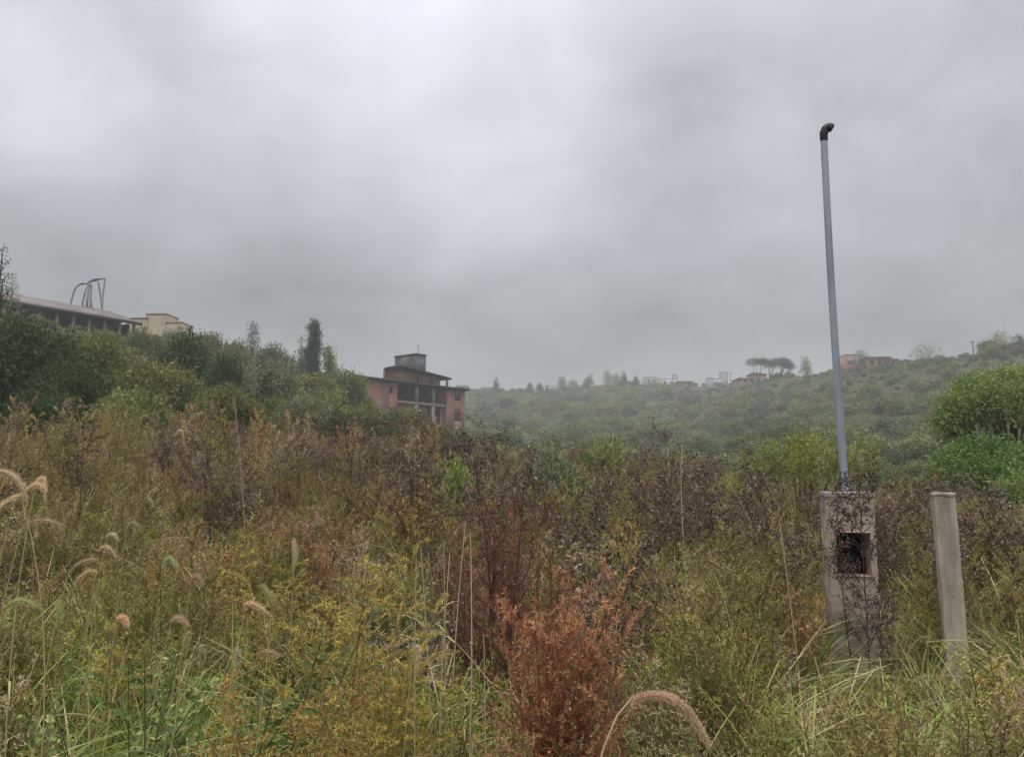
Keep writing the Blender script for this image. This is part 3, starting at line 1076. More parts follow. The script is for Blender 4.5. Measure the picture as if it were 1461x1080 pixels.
def build_terrace():
    u_, v_ = frame_axes(32)
    Yr = 88.0
    A = np.array([u_, v_, (0, 0, 1)])
    e0 = at(182, 461, Yr)
    f0_ = e0[2]
    root = empty("long_shed", (e0[0], e0[1], f0_ - 4.2))
    tag(root, "long low building, sloping weathered roof on a row of posts, left ridge", "building")
    H = 4.2 - .15

    def bx(mb, t0_, t1_, d0, d1, za, zb_):
        c = np.array(((t0_ + t1_) / 2, (d0 + d1) / 2, (za + zb_) / 2))
        mb.box(c @ A, (t1_ - t0_, d1 - d0, zb_ - za), A)
    # roof: rises away from the viewer
    V = []
    for t_ in (-26, 1.0):
        for d_, zz in ((-1.2, 0), (5.5, 2.15)):
            for th_ in (0, .22):
                V.append(np.array((t_, d_, H + zz + th_)) @ A)
    rm = MB()
    rm.add(V, [(0, 1, 3, 2), (4, 6, 7, 5), (0, 4, 5, 1), (2, 3, 7, 6), (1, 5, 7, 3), (0, 2, 6, 4)], (1, 1, 1))
    rf = rm.build("roof", M_ROOFSHEET, root)
    fa = MB()
    bx(fa, -26, 1.05, -1.29, -1.203, H - .12, H + .2)
    fa.build("fascia", M_ROOFEDGE, rf)
    for k in range(14):
        t_ = .4 - k * 1.75
        cm = MB()
        bx(cm, t_ - .14, t_ + .14, -.8, -.52, -2.0, H + .03)
        cm.build("post", M_PALECOL, root)
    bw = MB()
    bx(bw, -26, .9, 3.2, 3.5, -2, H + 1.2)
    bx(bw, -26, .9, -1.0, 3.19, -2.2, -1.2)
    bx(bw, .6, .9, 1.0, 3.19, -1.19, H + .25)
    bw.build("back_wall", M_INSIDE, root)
    dr = MB()
    for k in range(6):
        t_ = -2.2 - k * 4.1
        dr = MB()
        bx(dr, t_, t_ + 1.1, 3.1, 3.17, -1.19, 1.4)
        dr.build("door", M_DARK, root)
    # ---- tube frame with hanging net, standing on the slope behind the roof
    Yf = 92.0
    fr_ = empty("tube_frame", at(125, 447, Yf))
    tag(fr_, "bent grey tube frame with a torn white net hanging from it above the long roof", "frame")
    loc = np.array(fr_.location)
    w = lambda px, py, dy=0.0: at(px, py, Yf + dy) - loc
    lg = [[w(99, 442), w(102, 428), w(106, 414), w(112, 406)], [w(150, 398), w(148.5, 408), w(146.5, 422), w(145.5, 448)],
          [w(140.5, 403, .6), w(142, 413, .6), w(144, 428, .6), w(146, 449, .6)], [w(126, 404, 1), w(121, 418, 1), w(118, 432, 1), w(115, 448, 1)]]
    for p_ in lg:
        m_ = MB(); m_.tubes(np.array([p_]), .11, (1, 1, 1), 8, cap=True)
        m_.build("leg", M_FRAME, fr_, True)
    tb = MB()
    tb.tubes(np.array([[w(111, 407), w(118, 404), w(124, 405), w(127, 402), w(134, 399), w(142, 397.5), w(150, 397.5)]]), np.array([[.1, .15, .1, .15, .2, .17, .1]]), (1, 1, 1), 10, cap=True)
    tb.tubes(np.array([[w(111, 407, 1.0), w(119, 405.5, 1.0), w(131, 401, 1.0), w(141, 400, 1.0)]]), np.array([[.08, .1, .13, .08]]), (1, 1, 1), 8, cap=True)
    tb.build("top_bar", M_FRAME, fr_, True)
    nt_ = MB()
    n_ = 11
    rows = []
    for j in range(7):
        q = j / 6
        for i in range(n_):
            s_ = i / (n_ - 1)
            px = (124.5 + 7.5 * s_) * (1 - q) + (119.5 + 13.0 * s_) * q
            py = 403 + (36 + 3 * math.sin(i * 2.1)) * q
            rows.append(w(px, py, .4 + .35 * math.sin(i * 1.7 + q * 2)))
    idx = np.arange(7 * n_).reshape(7, n_)
    nt_.add(rows, np.stack([idx[:-1, :-1], idx[:-1, 1:], idx[1:, 1:], idx[1:, :-1]], -1).reshape(-1, 4), (1, 1, 1))
    no = nt_.build("net", M_CLOTH, fr_, True)
    sm = no.modifiers.new("thick", 'SOLIDIFY'); sm.thickness = .03


build_terrace()


def block_house(name, label, Y, az, parts_, mat, windows=(), roof=None, cat="house", group=None):
    """flat or pitched house far away. parts_: boxes (px0, px1, top row, depth m, mat); base on the ground"""
    root = None
    if parts_[0][0] > 600:
        Y = float(np.interp(parts_[0][0], MAIN[:, 0], MAIN[:, 2])) - 9
    for px0, px1, pt, dep, mt in parts_:
        a_ = at(px0, pt, Y); b_ = at(px1, pt, Y)
        cx = (a_[0] + b_[0]) / 2
        gz = ground1(cx, Y) - 3.0
        if root is None:
            root = empty(name, (cx, Y, gz))
            tag(root, label, cat, group)
        u_ = np.array([math.cos(R(az)), math.sin(R(az)), 0]); v_ = np.array([-u_[1], u_[0], 0])
        A = np.array([u_, v_, (0, 0, 1)])
        c0 = np.array((cx, Y + dep / 2, 0)) - np.array(root.location) * (1, 1, 0)
        w_ = (b_[0] - a_[0]) / max(.5, math.cos(R(az)))
        h_ = a_[2] - root.location[2]
        m_ = MB(); m_.box(c0 + np.array((0, 0, h_ / 2)), (w_, dep, h_), A)
        m_.build("wall", mt, root)
        if roof:
            r_ = MB()
            if roof[0] == 'flat':
                r_.box(c0 + np.array((0, 0, h_ + .13)), (w_ + .12, dep + .12, .25), A)
            else:
                ww, dd, rh = w_ / 2 + .5, dep / 2 + .5, roof[2]
                V = [(-ww, -dd, 0), (ww, -dd, 0), (ww, dd, 0), (-ww, dd, 0), (-ww * roof[3], 0, rh), (ww * roof[3], 0, rh)]
                V = [c0 + np.array((0, 0, h_ + .01)) + np.array(v) @ A for v in V]
                r_.add(V, [(0, 1, 5, 4), (2, 3, 4, 5), (0, 4, 3, 3), (1, 2, 5, 5), (3, 2, 1, 0)], (1, 1, 1))
            r_.build("roof", roof[1], root)
        for (fx, fz, fw, fh) in windows:
            wm = MB()
            # window box let 15 cm into the front face
            p_ = c0 + u_ * (fx - .5) * w_ - v_ * (dep / 2 - .06) + np.array((0, 0, 3.0 + fz * (h_ - 3.0)))
            wm.box(p_, (fw, .2, fh), A)
            wf = wm.build("window", M_GLASS, root)
            sl = MB(); sl.box(p_ - v_ * .12 - np.array((0, 0, fh / 2 + .06)), (fw + .2, .16, .1), A)
            sl.build("sill", M_GREY, wf)
        windows = ()
    return root


W2 = ((.25, .5, 1.2, 1.2), (.7, .5, 1.2, 1.2))
W3 = ((.2, .45, 1.3, 1.3), (.5, .45, 1.0, 1.9), (.8, .45, 1.3, 1.3))
# left ridge
block_house("beige_house", "pale yellow flat-roofed building with a raised block, behind the left ridge shrubs", 118, -4,
            [(180, 212, 455, 5, M_BEIGE), (209, 238, 449, 4, M_BEIGE), (236, 260, 461, 4, M_BEIGE)], M_BEIGE, W3, ('flat', M_BEIGE), "building")
# right ridge and valley head
block_house("brown_house", "small brown house with a low red roof, left of the white tower house", 300, 8,
            [(968, 989, 545, 8, M_BROWN)], M_BROWN, W2, ('hip', M_TERRA, 1.2, .6))
block_house("white_house", "white house with a grey tower block and dark recesses on the valley ridge", 285, -6,
            [(1016, 1031, 541, 7, M_WHITE), (1028, 1039, 531.5, 4, M_GREY), (1010, 1019, 539.5, 6, M_GREY), (1014, 1040, 551, 4, M_WHITE)], M_WHITE, W3, ('flat', M_GREY))
block_house("terracotta_house", "reddish house with a pitched roof just below the umbrella pines", 262, 12,
            [(1054, 1078, 541, 8, M_TERRA), (1074, 1092, 534, 7, M_TERRA)], M_TERRA, W2, ('hip', M_TERRA, 1.3, .5))
block_house("orange_house", "orange-brown house block half hidden by a round tree, right of the mast", 228, 5,
            [(1206, 1220, 506.5, 6, M_TERRA)], M_TERRA, W2, ('flat', M_TERRA), "house")
block_house("ridge_house", "long orange-brown house with a low roof on the right ridge", 226, -8,
            [(1241, 1273, 510, 8, M_TERRA), (1268, 1284, 513, 7, M_BEIGE)], M_TERRA, W3, ('hip', M_BROWN, .9, .7))
block_house("green_house", "faint pale house low on the far skyline beside dark conifers", 420, 0,
            [(776, 794, 551, 8, M_WHITE), (779, 783, 548.5, 5, M_WHITE)], M_WHITE, W2, ('flat', M_GREY))
block_house("grey_house", "faint grey block house on the far skyline among trees", 380, 6,
            [(921, 936, 538, 8, M_GREY), (934, 942, 540, 6, M_BEIGE)], M_GREY, W2, ('flat', M_GREY))
block_house("flat_house", "faint low house with a small water tank on its roof, on the far skyline", 372, -4,
            [(944, 966, 541, 8, M_WHITE), (960, 966.5, 534.5, 3, M_GREY)], M_GREY, W2, ('flat', M_GREY))
block_house("valley_house", "faint wide pale house at the lowest dip of the far skyline", 432, 0,
            [(733, 752, 555, 8, M_BEIGE)], M_BEIGE, W2, ('flat', M_GREY))

# utility poles on the right ridge
for px, Y, top, lab in ((1387.5, 196, 486, "thin wooden utility pole on the right ridge skyline"), (1042, 300, 531, "thin utility pole behind the grey tower of the white house")):
    b_ = at(px, top, Y)
    gz = ground1(b_[0], Y) - .5
    r_ = empty("utility_pole", (b_[0], Y, gz)); tag(r_, lab, "utility pole")
    h_ = b_[2] - gz
    m_ = MB(); m_.tubes(np.array([[(0, 0, 0), (0, 0, h_)]]), np.array([[.16, .11]]), (1, 1, 1), 8, cap=True)
    m_.build("shaft", M_BARK, r_)
    m_ = MB(); m_.box((0, 0, h_ - .5), (1.7, .12, .12)); m_.build("crossarm", M_BARK, r_)


# ================================================================== TREES AND SHRUBS
G_OLIVE = ((.14, .15, .048), (.17, .168, .06), (.12, .14, .048), (.19, .178, .075))
G_DARK = ((.05, .072, .026), (.06, .082, .03), (.042, .06, .024))
G_MID = ((.115, .148, .042), (.14, .168, .052), (.10, .135, .042))
G_BRIGHT = ((.13, .19, .046), (.155, .215, .055), (.10, .155, .042), (.19, .235, .08))
G_YEL = ((.24, .235, .055), (.29, .265, .065), (.19, .205, .052), (.15, .165, .05))
G_GREYG = ((.15, .17, .085), (.175, .19, .10), (.13, .15, .07))
G_RUSTY = ((.16, .10, .05), (.13, .09, .045), (.11, .085, .04))


def shrub_parts(seed, cols, n=16, nspray=700, k=7, leaf=.085, lw=.04, flat=.75, droop=0.0, spread=.6, rmin=.28, rmax=.46, bias=.25):
    g = np.random.default_rng(seed)
    C, r = lobes_sphere(g, n, flat, spread, rmin, rmax)
    return crown(g, C, r, nspray, k, leaf, lw, cols, droop=droop, bias=bias, trunk_r=.035)


def put_shrub(name, parts, px, top, wpx, Y, label, cat="shrub", group=None, rz=0, names=("stems", "foliage"), hs=None, fmat=None):
    """shrub whose crown top meets row TOP and whose width is WPX photo pixels at distance Y"""
    p = at(px, top, Y)
    gz = ground1(p[0], Y) - .1
    hw = wpx / FPX * Y / 2 / 1.0
    h = p[2] - gz
    zmax = max(np.concatenate(parts[1].v)[:, 2].max(), .1)
    r = plant_thing(name, parts, (p[0], Y, gz), label, cat, group, rz, (hw, hw, max(h, .5) / zmax), fmat or M_CROWN, names)
    return r


# bright green trees at the right edge
def right_tree():
    g = np.random.default_rng(31)
    Y = 27.0
    base = at(1440, 690, Y); gz = ground1(base[0], Y)
    s = Y / FPX
    C, r = [], []
    def lob(px, py, rp, dy=0.0):
        C.append(at(px, py, Y + dy) - np.array((base[0], Y, gz))); r.append(rp * s)
    for px, py, rp, dy in ((1362, 580, 20, 0), (1350, 602, 15, -.2), (1382, 562, 18, .2), (1404, 552, 17, 0), (1428, 549, 16, .4), (1452, 546, 17, 0), (1478, 548, 20, .3), (1508, 552, 24, 0),
                           (1392, 582, 20, -.6), (1418, 570, 20, -.9), (1446, 568, 20, -.8), (1474, 570, 24, -.9), (1372, 606, 15, .1), (1362, 622, 11, .3), (1400, 598, 12, -.2), (1430, 588, 14, -1.2),
                           (1462, 590, 15, -1.2), (1500, 592, 22, -.8), (1410, 560, 20, 1.6), (1445, 556, 22, 2.0), (1480, 558, 24, 2.2), (1395, 575, 18, 2.2), (1530, 580, 30, 1), (1385, 548, 9, .6), (1440, 537, 9, .5), (1415, 540, 8, .9)):
        lob(px, py, rp, dy)
    parts = crown(g, np.array(C), np.array(r), 4600, 9, .15, .042, G_BRIGHT, shell=.5, droop=.3, bias=.35, trunk_r=.12, stemcol=(.04, .032, .025), jit=.26, root=(.4, .3, 0))  # trunk and limbs coloured dark to stand in for shade beneath the crown
    plant_thing("green_tree", parts, (base[0], Y, gz), "bright green spreading tree with a dark shaded underside at the right edge", "tree", fmat=M_CROWN, names=("trunk", "crown"))
    # lower shrub in front
    Y2 = 19.0
    b2 = at(1400, 720, Y2); g2 = ground1(b2[0], Y2) - .1
    C, r = [], []
    s = Y2 / FPX
    for px, py, rp, dy in ((1365, 662, 26, 0), (1395, 650, 30, .2), (1425, 655, 30, 0), (1450, 668, 30, .3), (1375, 690, 32, -.3), (1410, 685, 36, -.4), (1350, 685, 22, .2), (1440, 695, 32, -.2), (1400, 670, 36, 1.0), (1470, 690, 30, .5)):
        C.append(at(px, py, Y2 + dy) - np.array((b2[0], Y2, g2))); r.append(rp * s)
    parts = crown(g, np.array(C), np.array(r), 2600, 8, .10, .036, ((.12, .19, .045), (.14, .21, .052), (.17, .23, .08), (.095, .155, .04)), shell=.35, droop=.1, bias=.35, trunk_r=.06)
    plant_thing("round_shrub", parts, (b2[0], Y2, g2), "rounded mid-green shrub below and in front of the bright green tree", "shrub", fmat=M_CROWN, names=("stems", "foliage"))
    Y3 = 14.5
    b3 = at(1450, 760, Y3); g3 = ground1(b3[0], Y3) - .1
    C, r = [], []
    s = Y3 / FPX
    for px, py, rp, dy in ((1440, 712, 22, 0), (1465, 705, 30, .2), (1455, 730, 26, -.2), (1490, 720, 34, .1)):
        C.append(at(px, py, Y3 + dy) - np.array((b3[0], Y3, g3))); r.append(rp * s)
    parts = crown(g, np.array(C), np.array(r), 800, 8, .09, .032, G_BRIGHT, shell=.4, droop=.1, bias=.3, trunk_r=.04)
    plant_thing("low_shrub", parts, (b3[0], Y3, g3), "small light green shrub at the right edge, lowest of the green ones there", "shrub", fmat=M_CROWN, names=("stems", "foliage"))


right_tree()


def yellow_bush():
    g = np.random.default_rng(33)
    Y = 11.5
    b = at(1140, 720, Y); gz = ground1(b[0], Y)
    s = Y / FPX
    C, r = [], []
    for px, py, rp, dy in ((1095, 650, 20, 0), (1130, 640, 24, .2), (1165, 640, 24, 0), (1195, 650, 20, .2), (1110, 672, 22, -.2), (1150, 668, 26, -.2), (1185, 678, 22, 0), (1080, 668, 14, .1), (1228, 632, 16, .5), (1150, 690, 24, .1), (1140, 628, 16, .4), (1172, 622, 12, .2)):
        C.append(at(px, py, Y + dy) - np.array((b[0], Y, gz))); r.append(rp * s)
    st, fo = crown(g, np.array(C), np.array(r), 620, 7, .055, .017, G_YEL, shell=.9, droop=-.1, bias=.35, trunk_r=.022)
    # loose upright shoots
    n = 90
    px = g.uniform(1050, 1250, n); P0 = np.array([at(p, 690, Y + g.uniform(-.5, .5)) for p in px]) - np.array((b[0], Y, gz))
    L = g.uniform(.5, 1.0, n)
    D = unit(np.stack([g.normal(0, .35, n), g.normal(0, .2, n), np.ones(n)], 1))
    be = g.normal(0, .12, (n, 3))
    st.tubes(arcs(P0, D, L, be, 5), np.linspace(.004, .0015, 5)[None], np.array((.15, .12, .05)), 3)
    k = 34
    i = np.repeat(np.arange(n), k); u_ = g.uniform(.2, 1, n * k)
    LP = P0[i] + D[i] * (L[i] * u_)[:, None] + be[i] * (L[i] * u_ * u_)[:, None]
    fo.leaves(LP, unit(D[i] * .5 + unit(g.normal(size=(n * k, 3)))), .055 * g.uniform(.6, 1.2, n * k), .016, pick(g, G_YEL, n * k, .2), g)
    plant_thing("yellow_bush", (st, fo), (b[0], Y, gz), "loose yellow-green bush behind the foot of the mast", "bush", fmat=M_CROWN, names=("stems", "foliage"))
    # small ones in the middle distance
    for nm, px, top, w_, Y, cols, lab in (
            ("green_bush", 652, 626, 84, 12.5, ((.22, .28, .065), (.25, .30, .075), (.17, .225, .055)), "fresh light green bush among dark dried weeds right below the red house"),
            ("greyish_bush", 788, 622, 120, 14.0, ((.18, .205, .105), (.20, .225, .12), (.14, .17, .08)), "grey-green leafy bush standing at the middle of the field edge"),
            ("lime_bush", 1042, 655, 44, 12.5, G_YEL, "small yellowish bush just left of the loose yellow-green one"),
            ("tawny_bush", 1300, 655, 110, 16, ((.17, .12, .06), (.14, .11, .05), (.11, .10, .045)), "pinkish brown dry bush between the mast and the round green shrub"),
            ("olive_bush", 865, 612, 90, 19, G_OLIVE, "dull olive bush at the field edge, right of the grey-green leafy one")):
        pr = shrub_parts(int(px), cols, 12, 620, 8, .13, .045, .9, rmin=.25, rmax=.42)
        put_shrub(nm, pr, px, top, w_, Y, lab, "bush")


yellow_bush()

# ---- left hillside: single big shrubs (column, top row, width in rows, distance, kind)
LEFT = [
    ("dark_shrub", 18, 432, 190, 30, G_DARK, "tall dark green shrub mass at the left edge under the long roof"),
    ("dark_shrub", 100, 500, 130, 27, G_DARK, "dark shrub with a few pale leaves low at the left, above the rusty weeds"),
    ("olive_shrub", 130, 462, 120, 36, G_MID, "mid-green shrub whose top covers the posts of the long building"),
    ("dark_shrub", 262, 462, 84, 52, G_DARK, "dark upright shrub standing on the skyline right of the pale yellow building"),
    ("dark_shrub", 318, 488, 60, 50, G_DARK, "dark green shrub beside the dark upright one on the skyline, a step lower"),
    ("olive_shrub", 232, 502, 150, 33, G_OLIVE, "broad rounded olive shrub in the middle of the left slope"),
    ("olive_shrub", 190, 540, 130, 25, G_OLIVE, "low olive shrub just above the brown weeds on the left"),
    ("dark_shrub", 55, 545, 120, 23, G_DARK, "lowest dark shrub at the left edge above the orange weeds"),
    ("olive_shrub", 160, 470, 60, 64, G_OLIVE, "low olive shrub right under the posts of the long building"),
    ("olive_shrub", 205, 461, 64, 70, G_MID, "shrub between the long building and the pale yellow one"),
    ("grey_shrub", 238, 463, 60, 74, G_GREYG, "greyish shrub in front of the pale yellow building"),
    ("olive_shrub", 185, 490, 90, 54, G_OLIVE, "olive shrub below the right end of the long building"),
    ("olive_shrub", 95, 470, 80, 52, G_MID, "green shrub in front of the middle of the long building"),
    ("olive_shrub", 295, 470, 56, 84, G_OLIVE, "olive shrub on the skyline just right of the dark upright one"),
    ("olive_shrub", 320, 540, 110, 30, G_OLIVE, "olive shrub behind the pale dry plume stalk"),
    ("olive_shrub", 398, 552, 60, 38, G_MID, "small green shrub under the middle of the left slope"),
    ("grey_shrub", 378, 505, 90, 62, G_GREYG, "pale grey-green shrub halfway up the left slope"),
    ("grey_shrub", 395, 487, 70, 92, G_GREYG, "greyish shrub on the skyline left of the poplar"),
    ("olive_shrub", 330, 480, 70, 82, G_OLIVE, "olive shrub on the skyline under the small thin tree"),
    ("olive_shrub", 450, 520, 90, 75, G_OLIVE, "olive shrub below the poplar"),
    ("olive_shrub", 492, 519, 66, 84, G_MID, "bushy shrub on the skyline between the poplar and the red house"),
    ("olive_shrub", 462, 548, 100, 52, G_OLIVE, "wide olive shrub left of the red house"),
    ("olive_shrub", 516, 556, 44, 88, G_OLIVE, "shrub covering the left end wall of the red house"),
    ("olive_shrub", 430, 560, 100, 36, G_GREYG, "grey-green shrub low on the slope left of the red house"),
    ("olive_shrub", 535, 570, 90, 58, G_OLIVE, "olive shrub below the left wing of the red house"),
    ("olive_shrub", 580, 575, 90, 62, G_OLIVE, "shrub hiding the ground floor under the red house's open bays"),
    ("olive_shrub", 650, 598, 64, 66, G_OLIVE, "low olive shrub at the foot of the right corner of the red house"),
    ("brown_shrub", 612, 590, 90, 40, ((.12, .10, .055), (.10, .095, .045), (.09, .09, .04)), "brownish shrub below the right corner of the red house"),
    ("brown_shrub", 500, 585, 110, 34, ((.11, .105, .05), (.10, .09, .045)), "brownish olive shrub at the field edge below the left wing of the red house"),
]
for i, (nm, px, top, w_, Y, cols, lab) in enumerate(LEFT):
    near = Y < 40
    pr = shrub_parts(100 + i, cols, 30 if near else 20, 2600 if near else 1000, 8, .075 if near else .11, .028 if near else .045, .85, droop=.05, spread=.74, rmin=.14, rmax=.42, bias=.3)
    put_shrub(nm, pr, px, top, w_, Y, lab, "shrub", rz=i * 1.3)


def column_tree(name, px, top, wpx, Y, cols, label, lobes=14, taper=.35, nspray=900, leaf=.35, cat="tree", bare=.08, seed=1, tip=.35):
    g = np.random.default_rng(seed)
    if Y > 180:
        Y = float(np.interp(px, MAIN[:, 0], MAIN[:, 2])) - 12 + g.uniform(-4, 4)
    p = at(px, top, Y)
    gz = ground1(p[0], Y) - .4
    h = p[2] - gz
    w_ = wpx / FPX * Y / 2
    C, r = [], []
    for k in range(lobes):
        q = k / (lobes - 1)
        z = h * (bare + (1 - bare) * q * .97)
        prof = (1 - (1 - tip) * q ** 1.6) * min(1, .55 + q * 2.2)
        rr = w_ * .62 * prof
        C.append((g.normal(0, w_ * .28 * prof), g.normal(0, w_ * .28 * prof), z - rr * .5)); r.append(rr)
    parts = crown(g, np.array(C), np.array(r), nspray, 6, leaf, leaf * .45, cols, shell=.5, bias=.3, droop=-.3, flat=(1, 1, 1.35), trunk_r=h * .018)
    return plant_thing(name, parts, (p[0], Y, gz), label, cat, fmat=M_CROWN, names=("trunk", "crown"))


column_tree("poplar_tree", 448, 456, 31, 118, ((.05, .075, .035), (.06, .085, .04), (.045, .065, .03)), "tall narrow poplar standing alone on the left skyline", 18, .3, 2600, .24, seed=3, tip=.42)
column_tree("poplar_tree", 431, 482, 16, 170, ((.12, .15, .10), (.14, .16, .11)), "pale misty tree just left of the tall poplar", 8, .3, 500, .45, seed=4)
column_tree("thin_tree", 361, 465, 20, 125, ((.09, .12, .08), (.10, .13, .085)), "small thin tree with an open forked crown on the left skyline", 6, .4, 300, .26, seed=5, tip=.9, bare=.45)
column_tree("round_tree", 470, 500, 26, 112, G_MID, "short round tree at the right foot of the poplar", 7, .6, 500, .3, seed=6, tip=.7)
column_tree("bare_tree", 2, 352, 34, 46, ((.045, .06, .04), (.06, .075, .05)), "sparse tree top at the left edge above the long roof", 9, .5, 190, .16, seed=8, tip=.5, bare=.25)
column_tree("thin_tree", 22, 398, 30, 60, G_GREYG, "wispy shrubby tree on the skyline above the left end of the long roof", 6, .5, 170, .16, seed=9, tip=.8, bare=.2)
for i, (px, top, w_, Y, lab) in enumerate((
        (708, 539, 11, 415, "dark pointed conifer standing alone on the far skyline right of the red house"),
        (756, 545, 9, 420, "small dark conifer at the lowest dip of the far skyline"),
        (890, 531, 7, 385, "slim cypress right of the big misty tree clump"),
        (907, 538, 5, 380, "tiny slim cypress between the far grey house and the slim cypress"))):
    column_tree("conifer_tree", px, top, w_, Y, ((.035, .05, .035), (.045, .06, .04)), lab, 9, .2, 420, .5, seed=20 + i, tip=.2)
for i, (px, top, w_, Y, lab) in enumerate((
        (802, 540, 16, 410, "round tree left in the far skyline row of trees"),
        (818, 545, 18, 410, "low tree in the far skyline row beside the round one"),
        (840, 538, 18, 400, "taller tree in the far skyline row, left of the big misty clump"),
        (866, 533, 26, 390, "big misty tree clump rising highest on the far skyline"),
        (880, 536, 20, 392, "broad tree joined to the right side of the big misty clump"),
        (770, 550, 12, 420, "bushy tree beside the small dark conifer on the far skyline"),
        (1150, 512, 22, 240, "misty round tree right of the umbrella pines"),
        (1229, 503, 34, 215, "dark round tree in front of the orange-brown house block"),
        (1260, 519, 40, 200, "round shrubby tree below the long orange-brown house"),
        (1325, 498, 60, 196, "wide dark tree on the right ridge"),
        (1420, 480, 42, 186, "pale rounded tree at the highest part of the right ridge"),
        (1455, 483, 34, 180, "tree on the right ridge at the very edge"))):
    column_tree("ridge_tree", px, top, w_, Y, (G_MID, G_OLIVE, G_DARK)[i % 3], lab, 7, .6, 520, .42 if Y > 300 else .3, seed=40 + i, tip=.75, bare=.2)
# umbrella pines
for i, (px, top, w_, lab) in enumerate(((1080, 511, 24, "leftmost umbrella pine with flat crown on bare trunk, on the right ridge"),
                                         (1097, 514, 26, "second umbrella pine, between the leftmost and the widest crown"),
                                         (1113, 513, 28, "third umbrella pine, with the widest flat crown"),
                                         (1126, 517, 18, "small last umbrella pine at the right of the group"))):
    g = np.random.default_rng(60 + i)
    Y = 284 + i * 2
    p = at(px, top, Y); gz = ground1(p[0], Y) - .5; h = p[2] - gz; w2 = w_ / FPX * Y / 2
    n = 8
    C = np.stack([g.uniform(-.7, .7, n) * w2, g.uniform(-.7, .7, n) * w2, h - 1.3 + g.uniform(-.5, .3, n)], 1)
    parts = crown(g, C, np.full(n, w2 * .62), 520, 6, .34, .16, ((.05, .058, .035), (.06, .066, .04)), flat=(1, 1, .62), shell=.5, trunk_r=.16, stemcol=(.07, .06, .055))
    plant_thing("umbrella_pine", parts, (p[0], Y, gz), lab, "pine tree", "umbrella pines on the right ridge", fmat=M_CROWN, names=("trunk", "crown"))

# ---- countable shrubs on the right hillside and the valley side
g = np.random.default_rng(77)
hill_protos = []
for i, cols in enumerate((G_OLIVE, G_MID, G_GREYG, G_DARK)):
    pr = shrub_parts(200 + i, cols, 15, 420, 6, .15, .07, .8, spread=.62, rmin=.26, rmax=.44, bias=.3)
    hill_protos.append((pr[0].mesh("stems", M_STEM), pr[1].mesh("foliage", M_HILL)))
nshr = 0
tries = 0
taken = []
while nshr < 120 and tries < 6000:
    tries += 1
    Y = 60 + 150 * g.uniform(0, 1) ** .8
    px = g.uniform(790, 1470)
    x = (px - CX0) / FPX * Y
    zz = ground1(x, Y)
    rr = g.uniform(1.4, 3.0)
    if any((x - a) ** 2 + (Y - b) ** 2 < (rr + c) ** 2 * .8 for a, b, c in taken):
        continue
    # stay below the ridge so the skyline is made by the trees there
    taken.append((x, Y, rr))
    k = int(g.choice(4, p=[.4, .25, .2, .15]))
    r_ = empty("hill_shrub", (x, Y, zz - .25), g.uniform(0, 6.28), (rr, rr, rr * g.uniform(.75, 1.05)))
    tag(r_, ("olive", "mid-green", "grey-green", "dark green")[k] + " rounded shrub among the scattered shrubs of the right hillside", "shrub",
        ("olive", "mid-green", "grey-green", "dark green")[k] + " shrubs scattered on the right hillside")
    for nm, me_, mt in (("stems", hill_protos[k][0], None), ("foliage", hill_protos[k][1], None)):
        c = bpy.data.objects.new(nm, me_); COL.objects.link(c); c.parent = r_
    nshr += 1

# ---- mass of low scrub on both slopes
sp_protos = []
for i, cols in enumerate((G_OLIVE, G_MID, G_MID, G_GREYG, G_DARK, G_OLIVE, G_MID)):
    sp_protos.append(whole(shrub_parts(300 + i, cols, 12, 190, 6, .2, .10, .7, spread=.62, rmin=.28, rmax=.46, bias=.35), "scrub_clump", M_HILL))
n = 24000
Y = 24 + 440 * rng.uniform(0, 1, n) ** 1.15
px = rng.uniform(-330, 1800, n)
x = (px - CX0) / FPX * Y
clump = np.sin(x * .09 + 1) * np.sin(Y * .07 + 2) + .6 * np.sin(x * .23) * np.sin(Y * .19 + 1)
Dm = np.where(px < 560, np.interp(px, SPUR[:, 0], SPUR[:, 2]), np.interp(px, MAIN[:, 0], MAIN[:, 2]))
keep = (Y < Dm + 6) & (clump + rng.uniform(-1.2, 1.2, n) > -.75)
# leave the house and shed footprints clear
keep &= ~((px > 505) & (px < 690) & (Y > 100) & (Y < 140))
_u, _v = frame_axes(32)
_e = at(182, 461, 88.0)
_s = (x - _e[0]) * _u[0] + (Y - _e[1]) * _u[1]
_d = (x - _e[0]) * _v[0] + (Y - _e[1]) * _v[1]
keep &= ~((_s > -27) & (_s < 2) & (_d > -2.2) & (_d < 7))
keep &= ~((Y < 36) & (px > 620) & (px < 1300))
x, Y = x[keep], Y[keep]
n = len(x)
z = ground(x, Y)
s = (.6 + Y / 330) * (.5 + 2.7 * rng.uniform(0, 1, n) ** 4.2)
_D = np.where(px[keep] < 560, np.interp(px[keep], SPUR[:, 0], SPUR[:, 2]), np.interp(px[keep], MAIN[:, 0], MAIN[:, 2]))
s = np.minimum(s, np.where(Y < 70, 1.0, 9))
_q = px[keep]
_open = ((_q > 1195) & (_q < 1295)) | ((_q > 960) & (_q < 1100)) | ((_q > 770) & (_q < 800)) | ((_q > 915) & (_q < 970))
s = np.minimum(s, np.where(Y > _D - 45, (.6 + Y / 330) * np.where(_open, .72, 1.15), 9))
s = np.minimum(s, np.where((_s[keep] > -27) & (_s[keep] < 3) & (_d[keep] > -14), .95, 9))
S3 = np.stack([s, s, s * rng.uniform(.55, .95, n)], 1)
scatter("hillside_scrub", np.stack([x, Y, z - .15 * s], 1), rng.uniform(0, 6.28, n), S3, rng.normal(0, .06, (n, 2)), sp_protos,
        "low olive scrub covering both hillsides and the valley side beyond the plot", "scrub")


